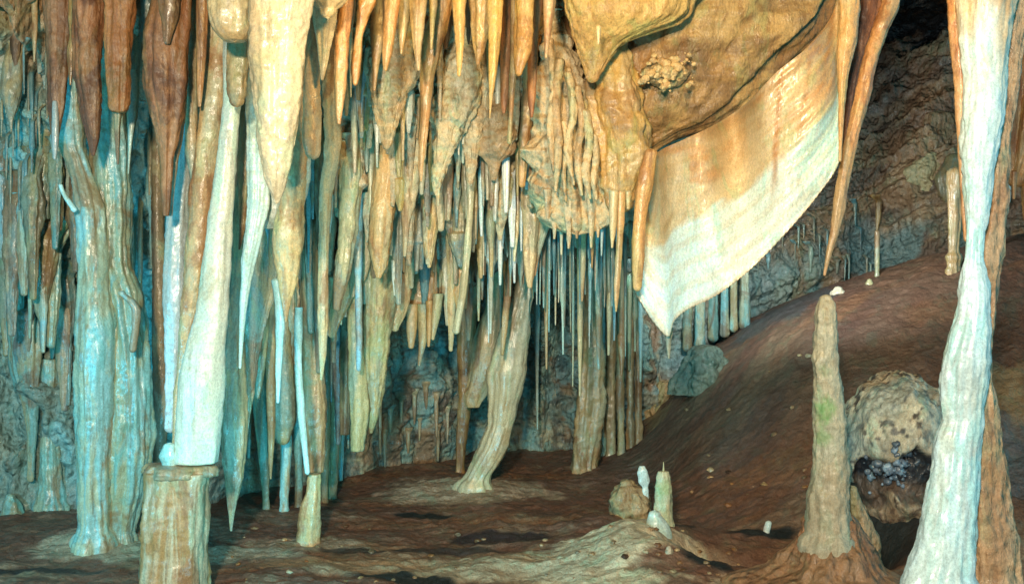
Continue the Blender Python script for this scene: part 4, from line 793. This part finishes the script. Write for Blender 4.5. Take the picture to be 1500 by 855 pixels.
# drips that root on the wall itself: (u range, v range, number, length, width, mats, label, group)
GR = [((480,800),(40,250),60,(50,130),(8,19),['tan','cream','gold','crust'],'medium cream-tan stalactite fused into the pale lumpy back wall at upper centre','cream-tan stalactites of the upper back wall'),
      ((330,560),(380,520),26,(80,200),(8,18),['olive','teal','aqua','tan'],'blue-green stalactite filling the gaps behind the lower left columns','gap stalactites behind the lower left columns'),
      ((0,112),(200,470),16,(90,220),(14,34),['aqua','teal','olive'],'blue-green drapery-like stalactite covering the far left wall','draperies on the far left wall'),
      ((118,240),(150,330),10,(80,200),(10,22),['olive','aqua'],'grey-green stalactite in shade behind the double column','stalactites behind the double column'),
      ((335,500),(200,430),18,(120,260),(14,30),['olive','tan','aqua','teal'],'wide grey-green stalactite deep behind the long thin ones at left centre','wide stalactites left of centre'),
      ((490,690),(170,330),20,(70,150),(14,30),['crust','tan','crust','olive'],'broad knobbly stalactite in the middle of the back row','broad knobbly stalactites in the middle'),
      ((2,110),(60,250),34,(40,110),(4,9),['teal','olive','aqua'],'small dim green straw on the far left wall under the red-brown row','small straws on the upper left wall'),
      ((120,330),(120,330),14,(30,110),(6,13),['olive','aqua'],'short greenish stalactite behind the left columns','short stalactites behind the left columns'),
      ((350,500),(150,420),26,(50,170),(7,17),['olive','tan','aqua'],'narrow grey-green stalactite in the crowded background left of centre','background stalactites left of centre'),
      ((480,700),(60,230),44,(30,95),(6,15),['tan','gold','cream','olive'],'small golden-tan stalactite among the pale lumps near the top centre','small stalactites among the pale lumps'),
      ((480,720),(230,400),46,(40,130),(6,16),['tan','olive','cream','teal'],'small tan and green stalactite in the middle background','small stalactites in the middle background'),
      ((690,800),(200,330),20,(40,120),(6,14),['cream','tan','white'],'cream stalactite hanging below the brown ragged lump','cream stalactites below the ragged lump'),
      ((780,935),(285,345),30,(40,150),(4,8),['teal','aqua','olive'],'dim teal straw at the back of the straw curtain','dim teal straws at the back'),
      ((340,560),(430,560),20,(60,190),(7,14),['teal','olive','aqua'],'dim background stalactite between the lower left columns','dim stalactites between the lower left columns'),
      ((560,660),(560,640),10,(20,60),(5,10),['olive','tan'],'stubby drip on the knobbly back wall above the floor','stubby drips on the back wall'),
      ((1090,1290),(300,390),24,(14,45),(3,7),['teal','aqua','olive'],'tiny teal drip on the far wall behind the slanting stalactite','tiny drips on the far wall')]
for (ur, vr, n, lr, wr, mats, lb, gp) in GR:
    for k in range(n):
        u = ur[0]+(ur[1]-ur[0])*((k+rng.uniform(.1,.9))/n); v = rng.uniform(*vr); Ln = rng.uniform(*lr); w = rng.uniform(*wr)
        y = hit(WB, u, v)
        if y is None: continue
        y2 = hit(WB, u, v+Ln*.5)
        if y2 is not None and y2 < y-.02 and y2 < y: y = min(y, y2+.05)
        mt = mats[int(rng.integers(len(mats)))]; q = rng.uniform(.7, 1.25)
        straw(u, v-4, v+Ln, w, Y=y-.03, mat=mt, color=(q, q*rng.uniform(.92,1.02), q*rng.uniform(.8,1.0)), label=lb, group=gp, kind='stalactite')
# past 300 stalactites in view: the smallest ones of the back row are one mass
cand = [o for o in COL.objects if o.type == 'MESH' and o.get('category') == 'stalactite' and o.parent is None]
small = sorted([o for o in cand if o.get('group') and o.name.split('.')[0] in ('stalactite', 'straw_stalactite')], key=lambda o: o.dimensions.x*o.dimensions.z)
total = len([o for o in COL.objects if o.get('category') == 'stalactite'])
small = small[:max(0, total-285)]
VV, FF, MI, mats, base = [], [], [], [], 0
for o in small:
    me = o.data; n = len(me.vertices); co_ = np.empty(n*3, np.float32); me.vertices.foreach_get('co', co_); co_ = co_.reshape(-1, 3)+np.array(o.location)
    vi = np.empty(len(me.loops), np.int32); me.loops.foreach_get('vertex_index', vi); vi = vi.reshape(-1, 4)+base
    mt = me.materials[0]
    if mt not in mats: mats.append(mt)
    VV.append(co_); FF.append(vi); MI.append(np.full(len(vi), mats.index(mt), np.int32)); base += n
if small:
    so = mesh_obj('background_stalactites', np.vstack(VV), np.vstack(FF), mats[0])
    for mt in mats[1:]: so.data.materials.append(mt)
    so.data.polygons.foreach_set('material_index', np.concatenate(MI)); so['kind'] = 'stuff'; so['label'] = 'mass of tiny stalactites and straws crowding the back wall of the cave'; so['category'] = 'stalactites'
    for o in small: bpy.data.objects.remove(o)
# loose stones on the floor
rs = random.Random(5)
for k in range(110):
    u = rs.uniform(330, 1180) if k % 3 else rs.gauss(1010, 50); v = rs.uniform(770, 852)
    if k % 4 == 0: u, v = rs.uniform(1000, 1190), rs.uniform(520, 780)
    elif 1000 < u and v < 800: continue
    Y = hit(FB, u, v)
    if not Y: continue
    r = rs.uniform(1.5, 5.5)
    o = blob('pebble', u, v, Y, r, r*rs.uniform(.45, .75), r*Y/F, rs.choice(['crust','tan','brown','stump']), None, None, n=22, k=3.5, color=(lambda t: (.75*t, .62*t, .50*t))(rs.uniform(.4, 1.4)))
    tag(o, 'small brown stone scattered on the muddy cave floor', 'pebble', 'small stones on the floor')

# ------------------------------------------------------------------ light: camera flash, show-cave lamps and added unseen fills
def lamp(name, typ, loc, energy, color, size=.1, aim=None, angle=None, blend=.6):
    d = bpy.data.lights.new(name, typ); d.energy = energy; d.color = color
    if typ == 'AREA': d.size = size
    else: d.shadow_soft_size = size
    if typ == 'SPOT': d.spot_size = math.radians(angle); d.spot_blend = blend
    o = bpy.data.objects.new(name, d); COL.objects.link(o); o.location = loc
    if aim is not None: o.rotation_euler = (Vector(aim)-Vector(loc)).to_track_quat('-Z', 'Y').to_euler()
    return o
lamp('camera_flash', 'SPOT', (-.55, -1.2, 2.55), 1420, (1.0,.84,.60), .18, (0.1, 6, 1.6), 75, .5)
lamp('warm_ceiling_lamp', 'SPOT', (.5, 2.4, 3.2), 270, (1.0,.60,.18), .15, (.5, 6.2, 3.1), 115, .9)
lamp('cool_lamp_left', 'SPOT', (-3.3, 3.4, .8), 160, (.08,.70,1.0), .15, (-2.0, 6.5, 1.5), 105, .8)
lamp('added_floor_fill', 'SPOT', (-.7, 4.1, .12), 135, (.12,.76,1.0), .12, (-.3, 8.2, 1.5), 120, .9)  # unseen fill added below the frame to brighten the dark gaps
lamp('added_fill_behind_straws', 'POINT', (.95, 8.6, 1.7), 9, (.15,.75,1.0), .15)  # unseen cyan fill added to tint the recess between the straws
lamp('added_fill_behind_drapery', 'SPOT', (1.75, 7.0, 2.25), 240, (.85,.92,.92), .12, (3.4, 10.8, 2.2), 120, .8)  # unseen fill added behind the drapery to brighten the far wall
# ------------------------------------------------------------------ world, camera, colour
w = bpy.data.worlds.new('World'); scene.world = w; w.use_nodes = True
bg = w.node_tree.nodes['Background']; bg.inputs[0].default_value = (.06,.50,.68,1); bg.inputs[1].default_value = 1.3
cd = bpy.data.cameras.new('camera'); cd.sensor_width = 36; cd.lens = 36*F/1500; cd.clip_end = 200; cd.clip_start = .05
co = bpy.data.objects.new('camera', cd); COL.objects.link(co); co.location = (0, 0, CZ); co.rotation_euler = (math.radians(90), 0, 0); scene.camera = co
scene.view_settings.view_transform = 'Standard'; scene.view_settings.look = 'None'; scene.view_settings.exposure = 0.24; scene.view_settings.gamma = 1
scene.cycles.max_bounces = 5; scene.cycles.diffuse_bounces = 3; scene.cycles.glossy_bounces = 2; scene.cycles.use_adaptive_sampling = True
